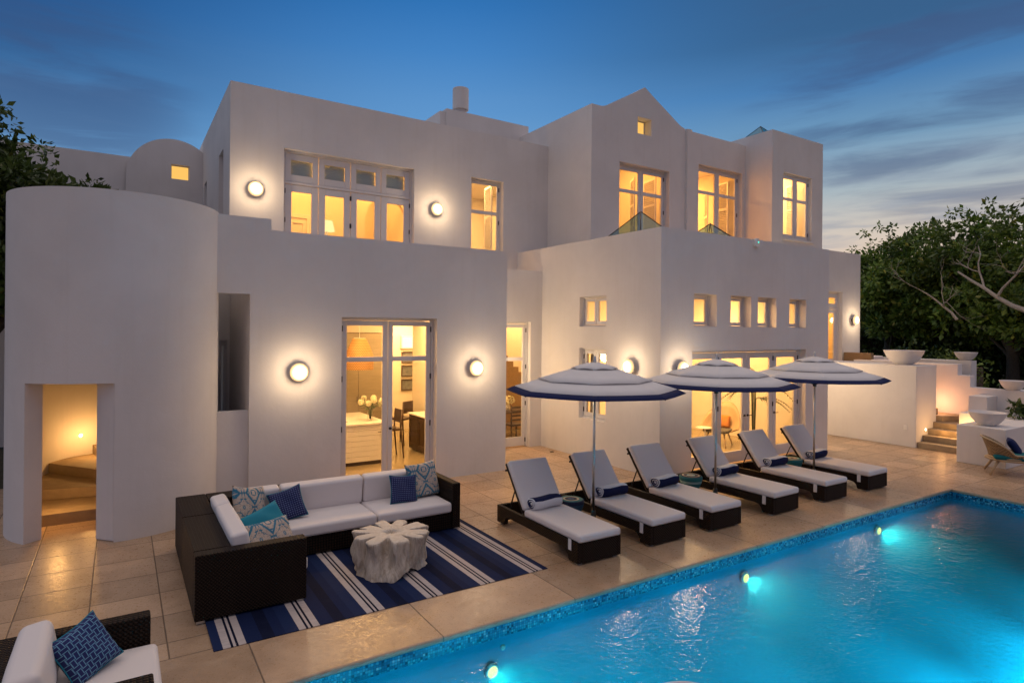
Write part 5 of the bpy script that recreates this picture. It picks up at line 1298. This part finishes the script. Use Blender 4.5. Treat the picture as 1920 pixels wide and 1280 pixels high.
tree('evergreen_tree', (-2.9, 16.0, 0), 7.0, [(.2, .2, 5.0, 1.9, 1.5, 1.9), (1.5, .2, 4.6, 1.5, 1.3, 1.3), (-.7, .2, 5.7, 1.6, 1.5, 1.6)], 240, 170, .20, .26, 'leaf_dark', 'dark glossy evergreen rising behind the round stair tower', 9, 'trees behind the villa', clump=(.5, .5, .4), trunk_r=.2)
for sd_, p0, d0, L0_, r0, lb in ((21, (24.9, 7.7, 3.75), (-.05, .75, .55), 2.5, .085, 'largest bare silvery branch reaching out of the tall tree at the photo edge'), (37, (24.6, 9.6, 3.5), (0, .5, .8), 1.5, .05, 'smaller bare branch before the trees, above the far bowl planter')):
    bb = MB(); branch(bb, p0, d0, L0_, r0, 4, random.Random(sd_), [], .42)
    tag(bb.build('bare_branch', 'bare', fixn=False), lb, 'branch', 'bare branches in front of the trees')
def shrub(base, r, n, leaf, label, seed, size=.14, h=.8, cat='shrub', name='shrub'):
    rnd = random.Random(seed); e = empty(name, base); tag(e, label, cat)
    s_ = MB(); lm = MB()
    for k in range(n):
        a = rnd.uniform(0, 6.28); q = Vector((r * math.cos(a) * rnd.random() ** .5, r * math.sin(a) * rnd.random() ** .5, h * rnd.uniform(.3, 1)))
        s_.tube([(q.x * .2, q.y * .2, 0), (q.x * .5, q.y * .5, q.z * .6), q], [.014, .01, .005], 5, False); leaves(lm, q, 26, (r * .32, r * .32, h * .22), size, .28, rnd)
    s_.build('stem', 'bark', e, fixn=False); lm.build('foliage', leaf, e, fixn=False)
shrub((23.6, 9.4, 0), 1.2, 60, 'leaf_green', 'leafy shrub behind the stepped pink wall', 31, .16, 2.1)
shrub((19.0, 6.0, .45), .36, 16, 'leaf_dark', 'young glossy plant in the bed behind the low white block', 32, .15, .75)
shrub((26.5, 11.5, 0), 1.5, 70, 'leaf_dark', 'dark shrub under the trees beyond the farthest parapet', 33, .2, 2.3)
hd = MB(); rnd = random.Random(5)
for k in range(340):
    u = rnd.random(); q = (36 + 3 * rnd.random(), 2 + 17 * u, rnd.uniform(.3, 3.4)); leaves(hd, q, 34, (1., 1., .8), .42, .3, rnd)
hg = hd.build('woodland', 'leaf_dark', fixn=False); hg['kind'] = 'stuff'; hg['label'] = 'dark wood closing the view behind the trees'; hg['category'] = 'woodland'

dr = MB().lathe([(.0, .002), (.055, .002), (.055, .008), (.04, .010), (.0, .009)], 20, (9.02, 12.2, 0)).build('floor_drain', 'dark_metal'); tag(dr, 'small dark drain in the paving by the recessed garden door', 'drain')
